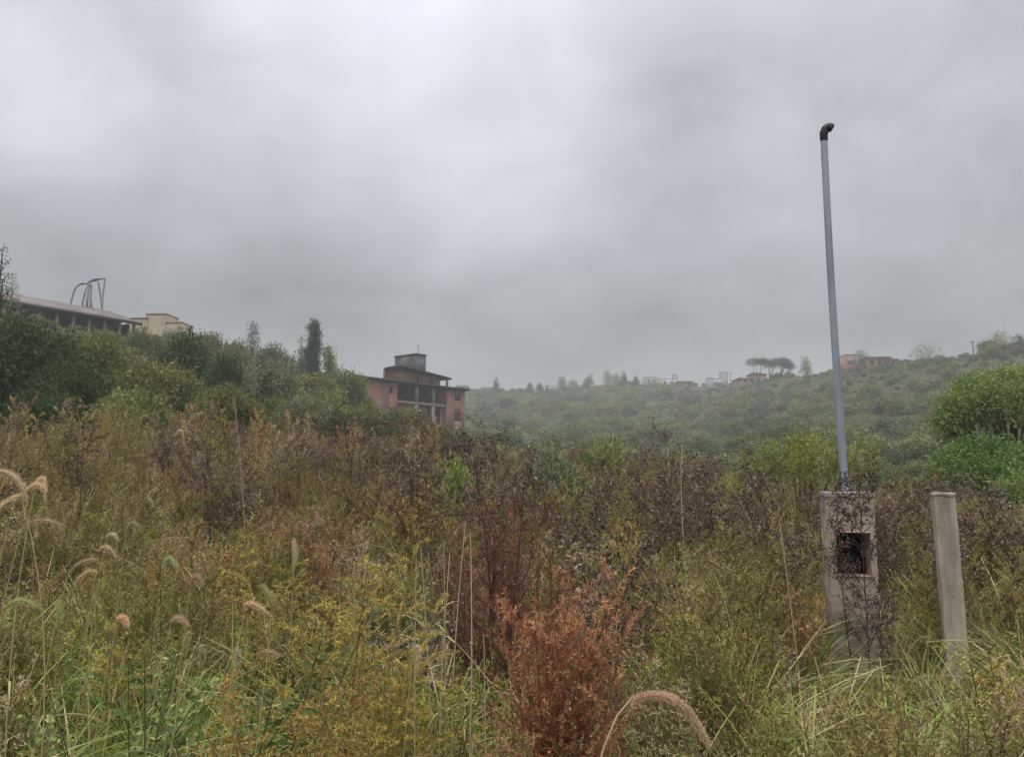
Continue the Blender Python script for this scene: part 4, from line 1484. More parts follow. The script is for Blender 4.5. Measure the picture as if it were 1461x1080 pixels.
# ================================================================== THE OVERGROWN PLOT
C_OLIVE = ((.225, .205, .062), (.28, .24, .08), (.18, .18, .05), (.235, .185, .07))
C_RUST = ((.30, .185, .082), (.26, .165, .08), (.33, .225, .10))
C_GOLD = ((.43, .31, .085), (.38, .295, .08), (.34, .25, .075))
C_YG = ((.26, .275, .055), (.21, .245, .046), (.30, .28, .07))
C_DARK = ((.125, .083, .068), (.19, .13, .10), (.075, .052, .045), (.19, .138, .105))
C_BURG = ((.18, .085, .058), (.15, .072, .052), (.22, .115, .08), (.13, .07, .05))
C_RED = ((.33, .15, .082), (.28, .125, .072), (.22, .10, .062), (.38, .19, .10))
C_TAN = ((.34, .26, .155), (.29, .215, .13), (.40, .32, .20))
C_GREEN = ((.16, .245, .048), (.20, .29, .065), (.13, .20, .04), (.25, .29, .085))
C_STRAW = ((.50, .41, .21), (.42, .34, .16), (.56, .47, .27), (.36, .32, .13))
C_LEAF = ((.15, .185, .055), (.19, .22, .075), (.12, .155, .05), (.22, .22, .09))


def G(k):
    return np.random.default_rng(k)


FEATH = dict(stems=4, nb=22, nl=28, leaf=.030, lw=.0068)
P_OLIVE = [whole(feathery(G(400 + i), cols=C_OLIVE, **FEATH), "weed", M_PLANT) for i in range(3)]
P_RUST = [whole(feathery(G(410 + i), cols=C_RUST, **FEATH), "weed", M_PLANT) for i in range(3)]
P_GOLD = [whole(feathery(G(420 + i), cols=C_GOLD, stems=3, nb=24, nl=32, leaf=.027, lw=.0066, rise=.5, droop=.25), "weed", M_PLANT) for i in range(3)]
P_YG = [whole(feathery(G(430 + i), cols=C_YG, stems=5, nb=18, nl=30, leaf=.03, lw=.0072, rise=.8, blen=.3), "weed", M_PLANT) for i in range(3)]
P_BURG = [whole(feathery(G(440 + i), cols=C_BURG, **FEATH), "weed", M_PLANT) for i in range(3)]
P_TAN = [whole(feathery(G(445 + i), cols=C_TAN, **FEATH), "weed", M_PLANT) for i in range(2)]
P_DARK = [whole(dark_weed(G(450 + i), cols=C_DARK, nb=14, tw=6, nk=7, bract=.026), "weed", M_PLANT) for i in range(4)]
P_LEAF = [whole(leafy(G(460 + i), cols=C_LEAF, h=1.0, stems=5, nl=50), "herb", M_PLANT) for i in range(3)]
P_GREEN = [whole(grass_tuft(G(470 + i), 1.0, 70, .6, .6, .0062, .07, C_GREEN), "grass", M_GRASS) for i in range(4)]
P_STRAW = [whole(grass_tuft(G(480 + i), 1.0, 46, .6, .6, .0048, .07, C_STRAW), "grass", M_GRASS) for i in range(4)]
P_STALK = [whole(straw_stalks(G(490 + i), 1.0, 9, .14, C_STRAW), "stalks", M_GRASS) for i in range(3)]


def blob(px, Y, cx, cy, sx, sy):
    return np.exp(-((px - cx) / sx) ** 2 - ((Y - cy) / sy) ** 2)


def field_points(n, y0=1.5, y1=25.5):
    """random spots over the plot, a little denser near the viewer"""
    Y = y0 + (y1 - y0) * rng.uniform(0, 1, n) ** .62
    px = rng.uniform(-170, 1640, n)
    return px, Y, (px - CX0) / FPX * Y


# how high the plants may stand (photo row of the top) so that the pillar, post and bushes stay in view
ROW_PX = [-170, 0, 150, 330, 480, 600, 680, 760, 900, 1010, 1120, 1461, 1640]
ROW_BACK = [570, 585, 590, 600, 615, 618, 612, 628, 640, 655, 690, 705, 705]


def height_cap(px, Y):
    back = np.interp(px, ROW_PX, ROW_BACK)
    # nearer plants stay lower in the picture
    row = np.interp(Y, [1.5, 2.5, 3.5, 5, 7, 9.5, 14], [985, 915, 850, 775, 715, 665, 0])
    row = np.maximum(row, back)
    near = (Y < 6.0)
    row = np.where(near & (px > 1150) & (px < 1285), np.maximum(row, 948), row)
    row = np.where((Y < 3.3) & (px > 285) & (px < 385), np.maximum(row, 1000), row)
    row = np.where((Y < 3.2) & (px > 395) & (px < 585), np.maximum(row, 1010), row)
    row = np.where((Y < 3.0) & (px > 690) & (px < 915), np.maximum(row, 1020), row)
    row = np.where((Y < 3.9) & (px > 690) & (px < 905), np.maximum(row, 930), row)
    row = np.where(near & (px > 1300) & (px < 1400), np.maximum(row, 950), row)
    return row


def clumps(x, Y):
    """stands of taller growth and hollows between them, about a metre across"""
    a = np.sin(x * 3.1 + 1.3 * np.sin(Y * 1.1)) * np.sin(Y * 2.7 + 1.1 * np.sin(x * 1.3) + 2)
    b = np.sin(x * 1.2 + .9 * Y + 1) * np.sin(Y * 1.35 - x * .6)
    return np.clip(.5 + .38 * a + .36 * b, 0, 1)


def heights(px, Y, h0, h1):
    x = (px - CX0) / FPX * Y
    z = ground(x, Y)
    top = EYE + Y * tan_el(height_cap(px, Y))
    h = rng.uniform(h0, h1, len(px)) * np.interp(Y, [1.5, 4, 9, 18], [.78, .98, 1.18, 1.5]) * (.52 + .58 * clumps(x, Y))
    lim = top - z
    return x, z, np.minimum(h, lim * rng.uniform(.8, 1.04, len(px)))


def species(name, protos, n, prob, h0, h1, label, cat, wide=1.0, y0=1.5, y1=25.5, tilt=.12):
    px, Y, x = field_points(n, y0, y1)
    pr = prob(px, Y) * np.clip(.08 + 1.8 * clumps(x, Y), 0, 1.25)
    keep = rng.uniform(0, 1, n) < pr
    px, Y = px[keep], Y[keep]
    x, z, h = heights(px, Y, h0, h1)
    ok = h > .12
    # nothing inside the pillar and the post
    ok &= ~((np.abs(x - p0[0]) < .32) & (np.abs(Y - PY) < .30)) & ~((np.abs(x - f0[0]) < .16) & (np.abs(Y - FY) < .16))
    x, Y, z, h = x[ok], Y[ok], z[ok], h[ok]
    n = len(x)
    w = h ** .6 * wide * rng.uniform(.85, 1.2, n)
    scatter(name, np.stack([x, Y, z - .02], 1), rng.uniform(0, 6.28, n), np.stack([w, w, h], 1), rng.normal(0, tilt, (n, 2)), protos, label, cat)
    return n


def patch(px, Y, f1, f2, ph):
    x = (px - CX0) / FPX * Y
    return .5 + .5 * np.clip(np.sin(x * f1 + ph) * np.sin(Y * f2 + ph * 1.7) * 1.4 + .5 * np.sin(x * f1 * 2.3 + ph * 3) * np.sin(Y * f2 * 2.1), -1, 1)


sig = lambda t: 1 / (1 + np.exp(-t))
left = lambda px: sig((560 - px) / 90)
right = lambda px: sig((px - 860) / 60)
N_ = {}
N_["green"] = species("green_grass", P_GREEN, 6500, lambda p, Y: np.clip(.10 + 1.15 * left(p) * sig((5.5 - Y) / 1.2) * patch(p, Y, 1.1, .9, 1) + .55 * blob(p, Y, 300, 3.2, 130, 1.2) + .35 * blob(p, Y, 1390, 4.2, 110, 1.3) + .15 * right(p) * sig((6 - Y)), 0, 1),
                      .65, 1.05, "green grass tufts low among the weeds of the plot", "grass")
N_["straw"] = species("dry_grass", P_STRAW, 8500, lambda p, Y: np.clip(.10 + .35 * left(p) * sig((6 - Y) / 1.5) + .60 * right(p) * sig((7 - Y) / 1.5) + .1 * patch(p, Y, .8, .7, 4), 0, 1),
                      .65, 1.1, "straw-coloured dry grass blades throughout the plot", "grass")
N_["stalk"] = species("dry_stalks", P_STALK, 1500, lambda p, Y: np.clip(.18 + .25 * patch(p, Y, .7, .9, 2), 0, 1), .85, 1.2, "thin dry straw stalks sticking out of the weeds", "grass")
N_["olive"] = species("olive_weeds", P_OLIVE, 5200, lambda p, Y: np.clip(.24 + .25 * patch(p, Y, .6, .5, 5) - .28 * left(p) * sig((4.5 - Y) * 2) + .25 * right(p) * sig((8 - Y)) - .2 * blob(p, Y, 700, 6, 120, 4), 0, 1), .7, 1.15,
                      "feathery olive-brown weeds filling the plot", "weeds")
N_["rust"] = species("rusty_weeds", P_RUST, 3600, lambda p, Y: np.clip(.02 + .30 * left(p) * sig((Y - 5.5) / 1.2) * patch(p, Y, .7, .6, 7) + .5 * blob(p, Y, 340, 6.5, 80, 2) + .25 * blob(p, Y, 790, 5.5, 60, 2) + .12 * blob(p, Y, 1130, 6.5, 160, 2), 0, 1), .75, 1.2,
                     "feathery rust-brown weeds of the far left and the middle", "weeds")
N_["gold"] = species("golden_weeds", P_GOLD, 2200, lambda p, Y: np.clip(.05 + .75 * blob(p, Y, 490, 4.2, 80, 2.0) + .2 * blob(p, Y, 230, 6, 140, 2) + .25 * blob(p, Y, 930, 5.5, 120, 2), 0, 1), .7, 1.1,
                     "golden feathery weeds around the tall golden one", "weeds")
N_["yg"] = species("yellow_green_weeds", P_YG, 4000, lambda p, Y: np.clip(.08 + .25 * patch(p, Y, .55, .5, 13) ** 2 + .7 * blob(p, Y, 650, 3.0, 90, 1.0) + .5 * blob(p, Y, 1020, 4, 150, 1.8) + .35 * blob(p, Y, 915, 6.5, 70, 1.5) + .2 * left(p) * patch(p, Y, .9, .8, 9) + .3 * blob(p, Y, 30, 12, 100, 4), 0, 1), .5, .9,
                   "soft yellow-green weeds low between the taller ones", "weeds")
N_["burg"] = species("burgundy_weeds", P_BURG, 2000, lambda p, Y: np.clip(.01 + .75 * blob(p, Y, 705, 6.0, 60, 2.0) + .12 * blob(p, Y, 250, 12, 220, 4) + .08 * blob(p, Y, 1000, 9, 150, 3), 0, 1), .85, 1.25,
                     "dull burgundy feathery weeds in the middle", "weeds")
N_["tan"] = species("tan_weeds", P_TAN, 2200, lambda p, Y: np.clip(.10 + .45 * sig((Y - 6)) + .2 * right(p) * sig((Y - 5)), 0, 1) * patch(p, Y, 1.0, .8, 11), .8, 1.2, "pale tan dried weeds toward the back of the plot", "weeds")
N_["dark"] = species("dark_weeds", P_DARK, 5000, lambda p, Y: np.clip(.01 + .23 * sig((Y - 8.5) / 1.2) * sig((p - 420) / 90) * patch(p, Y, .8, .6, 3) ** 2 + .14 * sig((Y - 9)) * blob(p, Y, 380, 14, 200, 8) + .5 * blob(p, Y, 870, 4.8, 50, 1.2) + .35 * blob(p, Y, 1200, 8, 260, 2.5) + .3 * blob(p, Y, 590, 5, 60, 2), 0, 1), .95, 1.3,
                     "purple-brown dried weeds with dark seed clusters toward the back of the plot", "weeds", wide=1.1, y0=3.8)
N_["leaf"] = species("leafy_herbs", P_LEAF, 3400, lambda p, Y: np.clip(.12 + .15 * patch(p, Y, .5, .6, 17) ** 2 + .5 * left(p) * sig((6 - Y) / 1.2) * patch(p, Y, 1.2, 1.0, 6) + .25 * blob(p, Y, 570, 4, 70, 1.6) + .15 * sig((6 - Y)), 0, 1), .5, .85, "broad-leaved green herbs low in the plot", "herbs")
print("FIELD", N_)

# ---- single plants that stand out
def spot(px, Y):
    x = (px - CX0) / FPX * Y
    return x, Y, ground1(x, Y) - .02


def h_for(px, top, Y):
    return at(px, top, Y)[2] - spot(px, Y)[2]


# the rust red weed
h = h_for(795, 825, 3.1)
pr = feathery(G(1501), h, stems=15, tilt=.10, nb=30, blen=.25, rise=.75, nl=50, leaf=.022, lw=.0052, cols=C_RED, stemcol=(.34, .15, .08), t0=.2, top=.4, rb=.05)
plant_thing("feathery_weed", pr, spot(792, 3.1), "bright rust-red feathery weed fanning upward, front middle of the plot", "weed")
pr = feathery(G(502), h * .5, stems=6, tilt=.25, nb=20, blen=.28, rise=.8, nl=34, leaf=.02, lw=.0052, cols=((.26, .12, .08), (.21, .095, .07), (.30, .14, .085)), stemcol=(.15, .06, .04), t0=.15, top=.5, rb=.05)
plant_thing("feathery_weed", pr, spot(838, 2.85), "darker red-brown feathery weed low beside the bright rust-red one", "weed")
# tall thin red stem rising out of it
pr = feathery(G(503), h_for(788, 700, 4.2), stems=3, tilt=.12, nb=26, blen=.22, rise=.9, nl=22, leaf=.024, lw=.006, cols=((.28, .14, .07), (.24, .11, .06), (.22, .15, .06)), stemcol=(.16, .07, .04), t0=.25, top=.25)
plant_thing("feathery_weed", pr, spot(788, 4.2), "slender reddish weed with a straight stem rising above the bright rust-red one", "weed")
for k, (px, Y, top, lab) in enumerate(((700, 4.6, 688, "tall burgundy weed behind the straw stalks, left of the slender reddish one"),
                                      (745, 4.9, 720, "dull burgundy weed between the tall burgundy one and the slender reddish one"),
                                      (668, 5.2, 725, "brownish burgundy weed at the left of the tall burgundy one"))):
    pr = feathery(G(505 + k), h_for(px, top, Y), stems=7, tilt=.14, nb=26, blen=.24, rise=.85, nl=34, leaf=.024, lw=.0062, cols=C_BURG, stemcol=(.16, .08, .055), t0=.2, top=.35)
    plant_thing("feathery_weed", pr, spot(px, Y), lab, "weed")
# taller weeds breaking the back edge at the left
ge = G(509)
for nm, cols, lab, grp in (("feathery_weed", C_TAN, "tall tan plumed weed along the back edge of the plot, left part", "tan weeds along the left back edge"),
                           ("feathery_weed", C_RUST, "tall rusty plumed weed along the back edge of the plot, left part", "rusty weeds along the left back edge"),
                           ("feathery_weed", C_OLIVE, "tall olive plumed weed along the back edge of the plot, left part", "olive weeds along the left back edge")):
    ms = [(a_.mesh("stem", M_STEM), b_.mesh("foliage", M_PLANT)) for a_, b_ in (feathery(ge, 1.0, stems=4, tilt=.12, nb=20, blen=.24, rise=.8, nl=22, leaf=.03, lw=.009, cols=cols, stemcol=(.2, .14, .08)) for _ in range(2))]
    for q in range(14):
        px, Y = ge.uniform(-40, 640), ge.uniform(13, 21)
        top = np.interp(px, ROW_PX, ROW_BACK) + ge.uniform(-26, 6)
        hh = h_for(px, top, Y)
        r_ = empty(nm, spot(px, Y), ge.uniform(0, 6.28), (hh * .8, hh * .8, hh))
        tag(r_, lab, "weed", grp)
        for pn, me_ in zip(("stem", "foliage"), ms[q % 2]):
            c = bpy.data.objects.new(pn, me_); COL.objects.link(c); c.parent = r_
# golden weeds
for k, (px, Y, top, lab) in enumerate(((490, 3.3, 765, "tall golden weed with drooping plumes, left of the thin straw stalks"),
                                      (440, 2.7, 945, "low golden weed spreading at the foot of the tall golden one"),
                                      (545, 3.0, 930, "small golden weed right of the foot of the tall golden one"),
                                      (150, 11.0, 570, "pointed rusty golden weed rising against the dark shrubs at the left"))):
    pr = feathery(G(510 + k), h_for(px, top, Y), stems=7 if k < 3 else 3, tilt=.2 if k < 3 else .1, nb=40 if k < 3 else 24, blen=.36 if k < 3 else .3, rise=.5, nl=60 if k < 3 else 24, leaf=.017 if k < 3 else .04, lw=.0050 if k < 3 else .0075, cols=C_GOLD if k < 3 else C_RUST, stemcol=(.3, .2, .08), t0=.1, top=.2, droop=.24)
    plant_thing("golden_weed", pr, spot(px, Y), lab, "weed")
# dark dried weeds, each placed
DW = [
    (1222, 5.45, 672, "dark dried weed growing up the front of the meter pillar and past its cap", 30, .21, .023),
    (1204, 5.5, 684, "thin dark weed against the left half of the meter pillar, beside its dark niche", 9, .12, .02),
    (1236, 5.1, 850, "short dark weed with clustered seed heads in front of the pillar base", 9, .25, .021),
    (1440, 5.2, 770, "dark bare-stemmed weed right of the concrete post", 13, .34, .022),
    (1290, 7.6, 690, "dark weed between the pillar and the post, behind them", 14, .3, .024),
    (1400, 7.8, 700, "dark weed just behind the concrete post on its right", 14, .32, .024),
    (868, 4.6, 770, "almost black dried weed right of the rust-red one", 17, .36, .022),
    (595, 6.6, 655, "dark weed with grey-brown bracts above the straw stalks", 16, .3, .024),
    (725, 9.0, 616, "tall purple-brown weed at the middle of the field, highest of the dark ones there", 18, .3, .03),
    (690, 8.0, 640, "purple-brown weed left of the highest dark one", 16, .3, .028),
    (765, 8.4, 650, "purple-brown weed right of the highest dark one", 16, .3, .028),
    (615, 10.5, 605, "dark weed standing against the hillside under the red house", 16, .32, .03),
    (520, 10.0, 620, "dark weed left of the light green bush below the red house", 16, .3, .03),
    (965, 8.5, 640, "purple-brown weed right of the field's middle, next to a leaning pale stalk", 16, .32, .028),
    (905, 10.5, 628, "thin dark weed whose top stands out against the misty valley", 14, .28, .03),
    (1060, 8.0, 665, "dark weed in front of the small yellowish bush", 15, .3, .026),
    (1100, 7.0, 690, "dark weed in front of the loose yellow-green bush", 15, .32, .026),
    (345, 10.0, 600, "dark purple weed at the left behind the pale plume stalk", 16, .3, .03),
    (128, 9.0, 620, "upright dark weed alone in the left of the field", 14, .16, .028),
    (8, 3.8, 700, "dark twig-like weed stem at the left edge", 9, .2, .02),
]
for k, (px, Y, top, lab, nb_, spread, br) in enumerate(DW):
    pr = dark_weed(G(530 + k), h_for(px, top, Y), nb=nb_, spread=spread, tw=8, nk=8, bract=br, cols=C_DARK[:3] if k % 3 else ((.075, .05, .043), (.10, .068, .058), (.05, .036, .033)), t0=.18 if k == 0 else .55 if k == 1 else .32)
    plant_thing("dried_weed", pr, spot(px, Y), lab, "weed", names=("stem", "seed_clusters"))

# leafy plants
for k, (px, Y, top, w_, lab, cols) in enumerate(((190, 3.3, 845, 1, "grey-green leafy herb among foxtails at the left", C_LEAF),
                                                 (240, 2.9, 900, 1, "bright green leafy herb left of the dark hollow", ((.11, .16, .045), (.15, .2, .065))),
                                                 (370, 3.0, 850, 1, "dark green leafy herb behind the arching foxtails", ((.065, .085, .032), (.08, .10, .04))),
                                                 (560, 4.3, 790, 1, "grey-green leafy herb left of the straw stalks", ((.12, .15, .08), (.10, .13, .07), (.15, .17, .10))))):
    pr = leafy(G(560 + k), h_for(px, top, Y), stems=6, nl=60, leaf=.06, lw=.03, cols=cols, tilt=.4)
    plant_thing("leafy_herb", pr, spot(px, Y), lab, "herb")

# grass clumps
for k, (px, Y, hh, n_, sp_, dr, w_, cols, lab) in enumerate((
        (300, 2.25, .62, 130, .75, .65, .0065, ((.12, .20, .05), (.16, .24, .07), (.10, .16, .04), (.2, .25, .09)), "bright green grass clump with arching blades at the lower left"),
        (865, 4.1, .85, 70, .3, .25, .0075, ((.06, .11, .035), (.075, .13, .045)), "dark green upright grass clump right of the rust-red weed"),
        (1345, 4.5, .62, 150, .95, .9, .0055, ((.20, .22, .09), (.14, .18, .06), (.27, .26, .12)), "arching pale green grass clump in front of the concrete post"),
        (1135, 4.4, .6, 130, .9, .85, .0055, C_STRAW, "arching straw grass clump before the left side of the meter pillar"),
        (1300, 5.2, .62, 90, .8, .7, .005, C_STRAW, "straw grass clump between the pillar and the post"),
        (150, 2.0, .62, 90, .8, .7, .0055, ((.17, .2, .08), (.30, .26, .13), (.12, .16, .05)), "mixed green and straw grass clump at the lower left"),
        (1110, 2.9, .75, 100, .8, .75, .005, C_STRAW + C_YG, "yellowish grass clump at the bottom right of the middle"))):
    mb = grass_tuft(G(580 + k), hh, n_, sp_, dr, w_, .06, cols, 9)
    r_ = mb.build("grass_clump", M_GRASS)
    r_.location = spot(px, Y)
    tag(r_, lab, "grass clump")

gg = G(590)
for side, (lo_, hi_), cols, lab, grp in (("r", (1000, 1480), C_STRAW + C_YG + C_GREEN[:1], "arching straw and green grass clump among low weeds at the lower right", "arching grass clumps at the lower right"),
                                         ("l", (-20, 400), C_GREEN + C_STRAW[:1], "long-bladed green grass clump among low weeds at the lower left", "long-bladed grass clumps at the lower left")):
    meshes = [grass_tuft(gg, 1.0, 100, .9, .95, .0070, .05, cols, 10).mesh("grass_clump", M_GRASS) for _ in range(3)]
    for q in range(20 if side == "r" else 24):
        px, Y = gg.uniform(lo_, hi_), gg.uniform(1.9, 4.6)
        if 1150 < px < 1290 and Y > 3.6 or 1310 < px < 1395 and Y > 3.6:
            continue
        o = bpy.data.objects.new("grass_clump", meshes[q % 3]); COL.objects.link(o)
        o.location = spot(px, Y)
        k_ = gg.uniform(.55, .85)
        o.scale = (k_, k_, k_)
        o.rotation_euler = (0, 0, gg.uniform(0, 6.28))
        tag(o, lab, "grass clump", grp)

# thin straw stalks, group in the middle
STK = [(594, 3.0, 795, 607), (600, 3.0, 780, 628), (633, 3.1, 770, 640), (642, 3.1, 788, 634), (665, 3.2, 742, 655), (671, 3.2, 760, 662), (690, 3.0, 905, 694), (505, 3.6, 800, 530)]
for k, (px, Y, top, pb) in enumerate(STK):
    a_ = at(px, top, Y)
    b_ = np.array(spot(pb, Y - .15))
    r_ = empty("straw_stalk", b_)
    tag(r_, "tall thin pale straw stalk standing between the golden weeds and the rust-red weed", "stalk", "pale straw stalks in the middle of the plot")
    t = np.linspace(0, 1, 10)[:, None]
    g = G(600 + k)
    P = (a_ - b_) * t + np.sin(t * 3.1) * g.normal(0, .02, 3)
    m_ = MB(); m_.tubes(P[None], np.linspace(.0042, .0018, 10)[None], (.42, .33, .2), 5)
    for q in (.35, .55, .75):
        c_ = P[int(q * 9)]
        m_.tubes(np.array([[c_ - (0, 0, .006), c_, c_ + (0, 0, .006)]]), np.array([[.003, .0055, .003]]), (.36, .25, .14), 5)
    m_.build("culm", M_STEM, r_)
    lf = MB()
    nl = 4
    i_ = g.integers(2, 8, nl)
    D_ = unit(np.stack([g.normal(size=nl), g.normal(size=nl), np.full(nl, .6)], 1))
    lf.ribbons(arcs(P[i_], D_, g.uniform(.12, .25, nl), np.tile([0, 0, -.5], (nl, 1)), 5), np.array([[.003, .004, .0032, .002, .0004]]).repeat(nl, 0), unit(np.cross(D_, [0, 0, 1.0])), (.38, .3, .17))
    lf.build("leaves", M_GRASS, r_)

# leaning stalks that stand out
for k, (px, Y, top, pb, bot, th, col, lab) in enumerate((
        (333, 7.5, 565, 352, 700, .010, (.36, .27, .2), "pale pinkish dry plume stalk leaning left in front of the left hillside"),
        (974, 7.5, 634, 966, 690, .009, (.46, .40, .25), "pale straw stalk leaning right above the dark weeds right of the middle"),
        (1040, 5.5, 690, 1100, 770, .006, (.40, .29, .18), "bent straw stalk slanting across the dark weeds left of the pillar"),
        (1112, 5.0, 742, 1120, 800, .009, (.42, .35, .2), "upright pale stalk left of the meter pillar"))):
    a_ = at(px, top, Y); c_ = at(pb, bot, Y); b_ = np.array(spot(pb + 12, Y))
    r_ = empty("dry_stalk", b_); tag(r_, lab, "stalk")
    t = np.linspace(0, 1, 14)[:, None]
    c_ = c_ - b_; e_ = a_ - b_
    P = 2 * t * (1 - t) * c_ + t * t * e_
    m_ = MB(); m_.tubes(P[None], np.interp(np.linspace(0, 1, 14), [0, 1], [th * .5, th * .3])[None], col, 5)
    m_.build("stem", M_STEM, r_)
    g = G(620 + k)
    n_ = 420 if k == 0 else 60
    u = g.uniform(.45 if k == 0 else .7, 1, n_)
    Q = 2 * (u * (1 - u))[:, None] * c_ + (u * u)[:, None] * e_
    lf = MB()
    ds = unit(e_ - c_)
    lf.leaves(Q, unit(ds + g.normal(0, .6, (n_, 3))), th * 3.2 * g.uniform(.5, 1.2, n_), th * .4, pick(g, [col], n_, .25), g)
    lf.build("plume", M_PLANT, r_)


# foxtail grasses: column, row where the head starts, end of the head, distance
def foxtail(k, x0, y0, xm, ym, x1, y1, Y, rad, root_px, root_Y, lab, col=(.40, .31, .19), nbr=460, br=.011, via=None):
    a_, m_, e_ = at(x0, y0, Y), at(xm, ym, Y), at(x1, y1, Y)
    b_ = np.array(spot(root_px, root_Y))
    r_ = empty("foxtail_grass", b_)
    tag(r_, lab, "foxtail grass")
    a_, m_, e_ = a_ - b_, m_ - b_, e_ - b_
    t = np.linspace(0, 1, 12)[:, None]
    # head: curve through its middle
    c_ = 2 * m_ - (a_ + e_) / 2
    H = (1 - t) ** 2 * a_ + 2 * t * (1 - t) * c_ + t * t * e_
    # stem reaches the head along its tangent
    q_ = a_ * .62 - unit(c_ - a_) * np.linalg.norm(a_) * .14
    if via is not None:
        q_ = at(*via) - b_
    S_ = 2 * t * (1 - t) * q_ + t * t * a_
    s = MB(); s.tubes(S_[None], np.linspace(.0026, .0014, 12)[None], np.array(col) * (.85, .9, .75), 5)
    g = G(700 + k)
    s.build("stem", M_STEM, r_)
    foxtail_head(g, H, rad, col, nbr, br).build("seed_head", M_PLANT, r_)
    nl = 3
    i_ = g.integers(1, 7, nl)
    D_ = unit(np.stack([g.normal(size=nl), g.normal(size=nl), np.full(nl, .9)], 1))
    lf = MB()
    lf.ribbons(arcs(S_[i_], D_, g.uniform(.15, .3, nl), np.tile([0, 0, -.55], (nl, 1)), 6), np.array([[.003, .0045, .0042, .0034, .002, .0004]]).repeat(nl, 0), unit(np.cross(D_, [0, 0, 1.0])), pick(g, ((.2, .22, .08), (.3, .26, .12)), nl))
    lf.build("leaves", M_GRASS, r_)


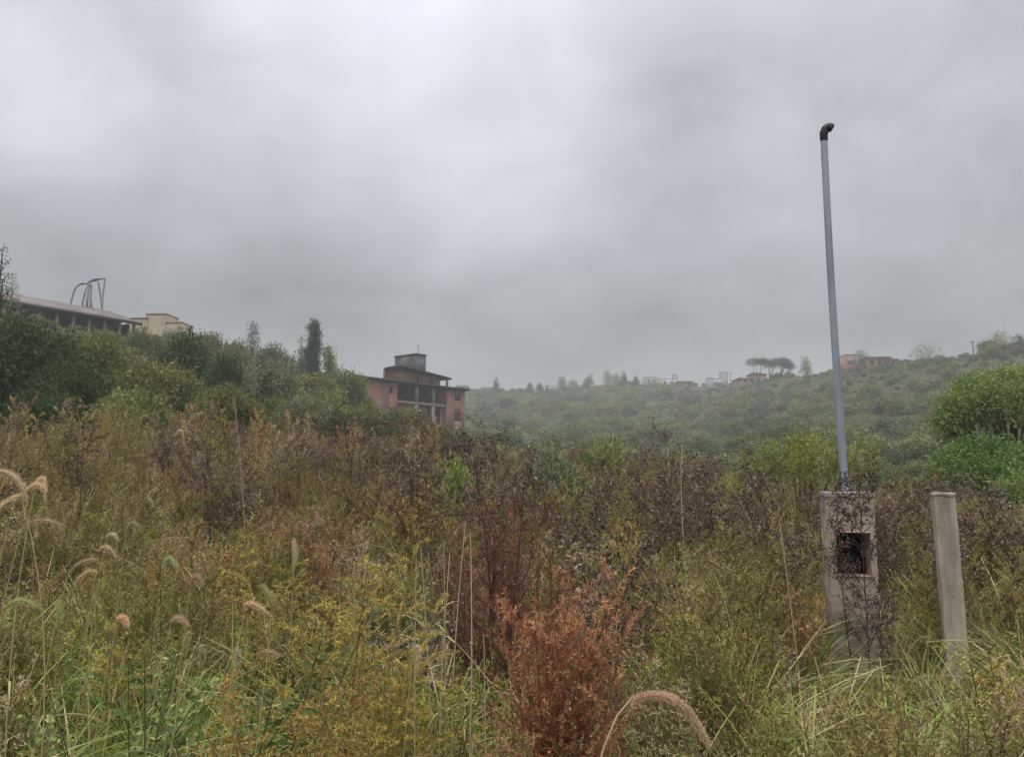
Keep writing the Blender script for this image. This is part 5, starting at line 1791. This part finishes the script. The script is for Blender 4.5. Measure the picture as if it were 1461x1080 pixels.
FX = [
    # x0 y0 xm ym x1 y1 Y rad rootpx rootY label
    (898, 1000, 962, 1000, 1012, 1066, 1.15, .0042, 640, 1.0, "largest foxtail head, pinkish, arching at the bottom right of the rust-red weed", (.40, .285, .18)),
    (30, 708, 12, 716, -18, 738, 2.3, .0075, 40, 2.2, "straw foxtail head drooping out of the left edge", None),
    (-8, 672, 22, 682, 38, 716, 2.3, .008, -20, 2.2, "straw foxtail head hanging over the drooping one at the left edge", None),
    (22, 712, 50, 692, 64, 700, 2.4, .006, 30, 2.3, "slim foxtail head reaching right from the pair at the left edge", None),
    (50, 692, 62, 684, 64, 715, 3.0, .006, 66, 3.0, "curled foxtail head right of the pair at the left edge", None),
    (32, 752, 60, 742, 92, 752, 2.8, .005, 50, 2.8, "flat arching foxtail head below the curled one", None),
    (180, 760, 190, 746, 202, 760, 3.6, .007, 184, 3.6, "small hooked foxtail head among green leaves at the left", (.34, .32, .18)),
    (152, 768, 160, 762, 168, 770, 4.0, .006, 156, 4.0, "tiny bent foxtail head beside the small hooked one", (.36, .32, .2)),
    (142, 788, 152, 780, 166, 795, 3.6, .0085, 140, 3.6, "thick foxtail head below the tiny bent one", None),
    (98, 818, 118, 802, 140, 798, 3.0, .006, 90, 3.0, "slanting foxtail head pointing up to the right at the left", None),
    (106, 836, 122, 818, 138, 816, 2.9, .006, 100, 2.9, "second slanting foxtail head, just under the first slanting one", (.36, .27, .15)),
    (232, 812, 242, 796, 254, 815, 3.3, .0055, 228, 3.2, "green foxtail head curled like a hook in the left middle", (.26, .30, .14)),
    (272, 835, 280, 822, 288, 838, 3.1, .0085, 268, 3.0, "short thick orange-tan foxtail head in the left middle", (.42, .29, .16)),
    (420, 806, 421, 788, 419, 768, 3.4, .0075, 424, 3.4, "upright pale foxtail head standing alone left of the tall golden weed", (.36, .31, .22)),
    (388, 868, 383, 848, 371, 834, 2.6, .0062, 330, 2.4, "curved foxtail head pointing up beside a long slanting stem", (.34, .29, .14)),
    (350, 866, 362, 862, 388, 880, 2.6, .0072, 300, 2.4, "horizontal tan foxtail head crossing the long slanting stem", (.42, .30, .18)),
    (335, 925, 340, 935, 337, 962, 2.5, .0055, 318, 2.4, "foxtail head hanging straight down above the dark hollow", (.36, .31, .16)),
    (368, 934, 382, 930, 398, 936, 2.5, .0055, 340, 2.4, "small foxtail head lying level left of the low golden weed", (.42, .30, .17)),
    (244, 888, 256, 882, 268, 895, 2.6, .0075, 236, 2.5, "tan foxtail head bent over at the left of the dark hollow", (.40, .29, .17)),
    (268, 900, 268, 910, 262, 928, 2.6, .006, 262, 2.5, "drooping foxtail head just below the tan bent-over one", (.34, .29, .15)),
    (284, 920, 289, 932, 286, 952, 2.5, .006, 276, 2.4, "greenish foxtail head hanging at the upper left of the dark hollow", (.28, .29, .13)),
    (84, 892, 84, 876, 84, 856, 2.7, .006, 86, 2.7, "upright green foxtail head at the lower left", (.27, .28, .12)),
    (8, 868, 28, 856, 52, 866, 2.4, .0055, 30, 2.3, "level greenish foxtail head near the left edge, half way down the field", (.30, .30, .13)),
    (168, 884, 175, 882, 183, 894, 2.7, .008, 166, 2.6, "short pinkish foxtail head above a pale curled leaf at the lower left", (.44, .30, .19)),
    (250, 622, 258, 614, 262, 628, 8.5, .014, 246, 8.5, "pale curled foxtail head near the back of the field under the left hillside", (.44, .36, .25)),
    (590, 930, 597, 925, 595, 960, 2.8, .005, 592, 2.8, "thin hooked foxtail head by the foot of the straw stalks", (.38, .31, .18)),
]
for k, f in enumerate(FX):
    big = k == 0
    foxtail(k, *f[:11], col=np.array(f[11] if f[11] else (.42, .33, .20)) * (1.2 if big else 1.2), nbr=3600 if big else 620, br=.0068 if big else .011, via=(800, 1052, 1.1) if big else None)


# ================================================================== RENDER SETTINGS
scene.render.engine = 'CYCLES'
cy = scene.cycles
cy.max_bounces = 5
cy.diffuse_bounces = 3
cy.glossy_bounces = 2
cy.transmission_bounces = 3
cy.volume_bounces = 1
cy.transparent_max_bounces = 4
cy.caustics_reflective = False
cy.caustics_refractive = False
cy.use_adaptive_sampling = True
cy.adaptive_threshold = 0.02
cy.sample_clamp_indirect = 4
cy.use_denoising = True
cy.denoiser = 'OPENIMAGEDENOISE'
scene.render.film_transparent = False
vs = scene.view_settings
vs.view_transform = 'Standard'
vs.look = 'None'
vs.gamma = 1
vs.exposure = EXPOSURE if 'EXPOSURE' in globals() else 0.0
scene.display_settings.display_device = 'sRGB'
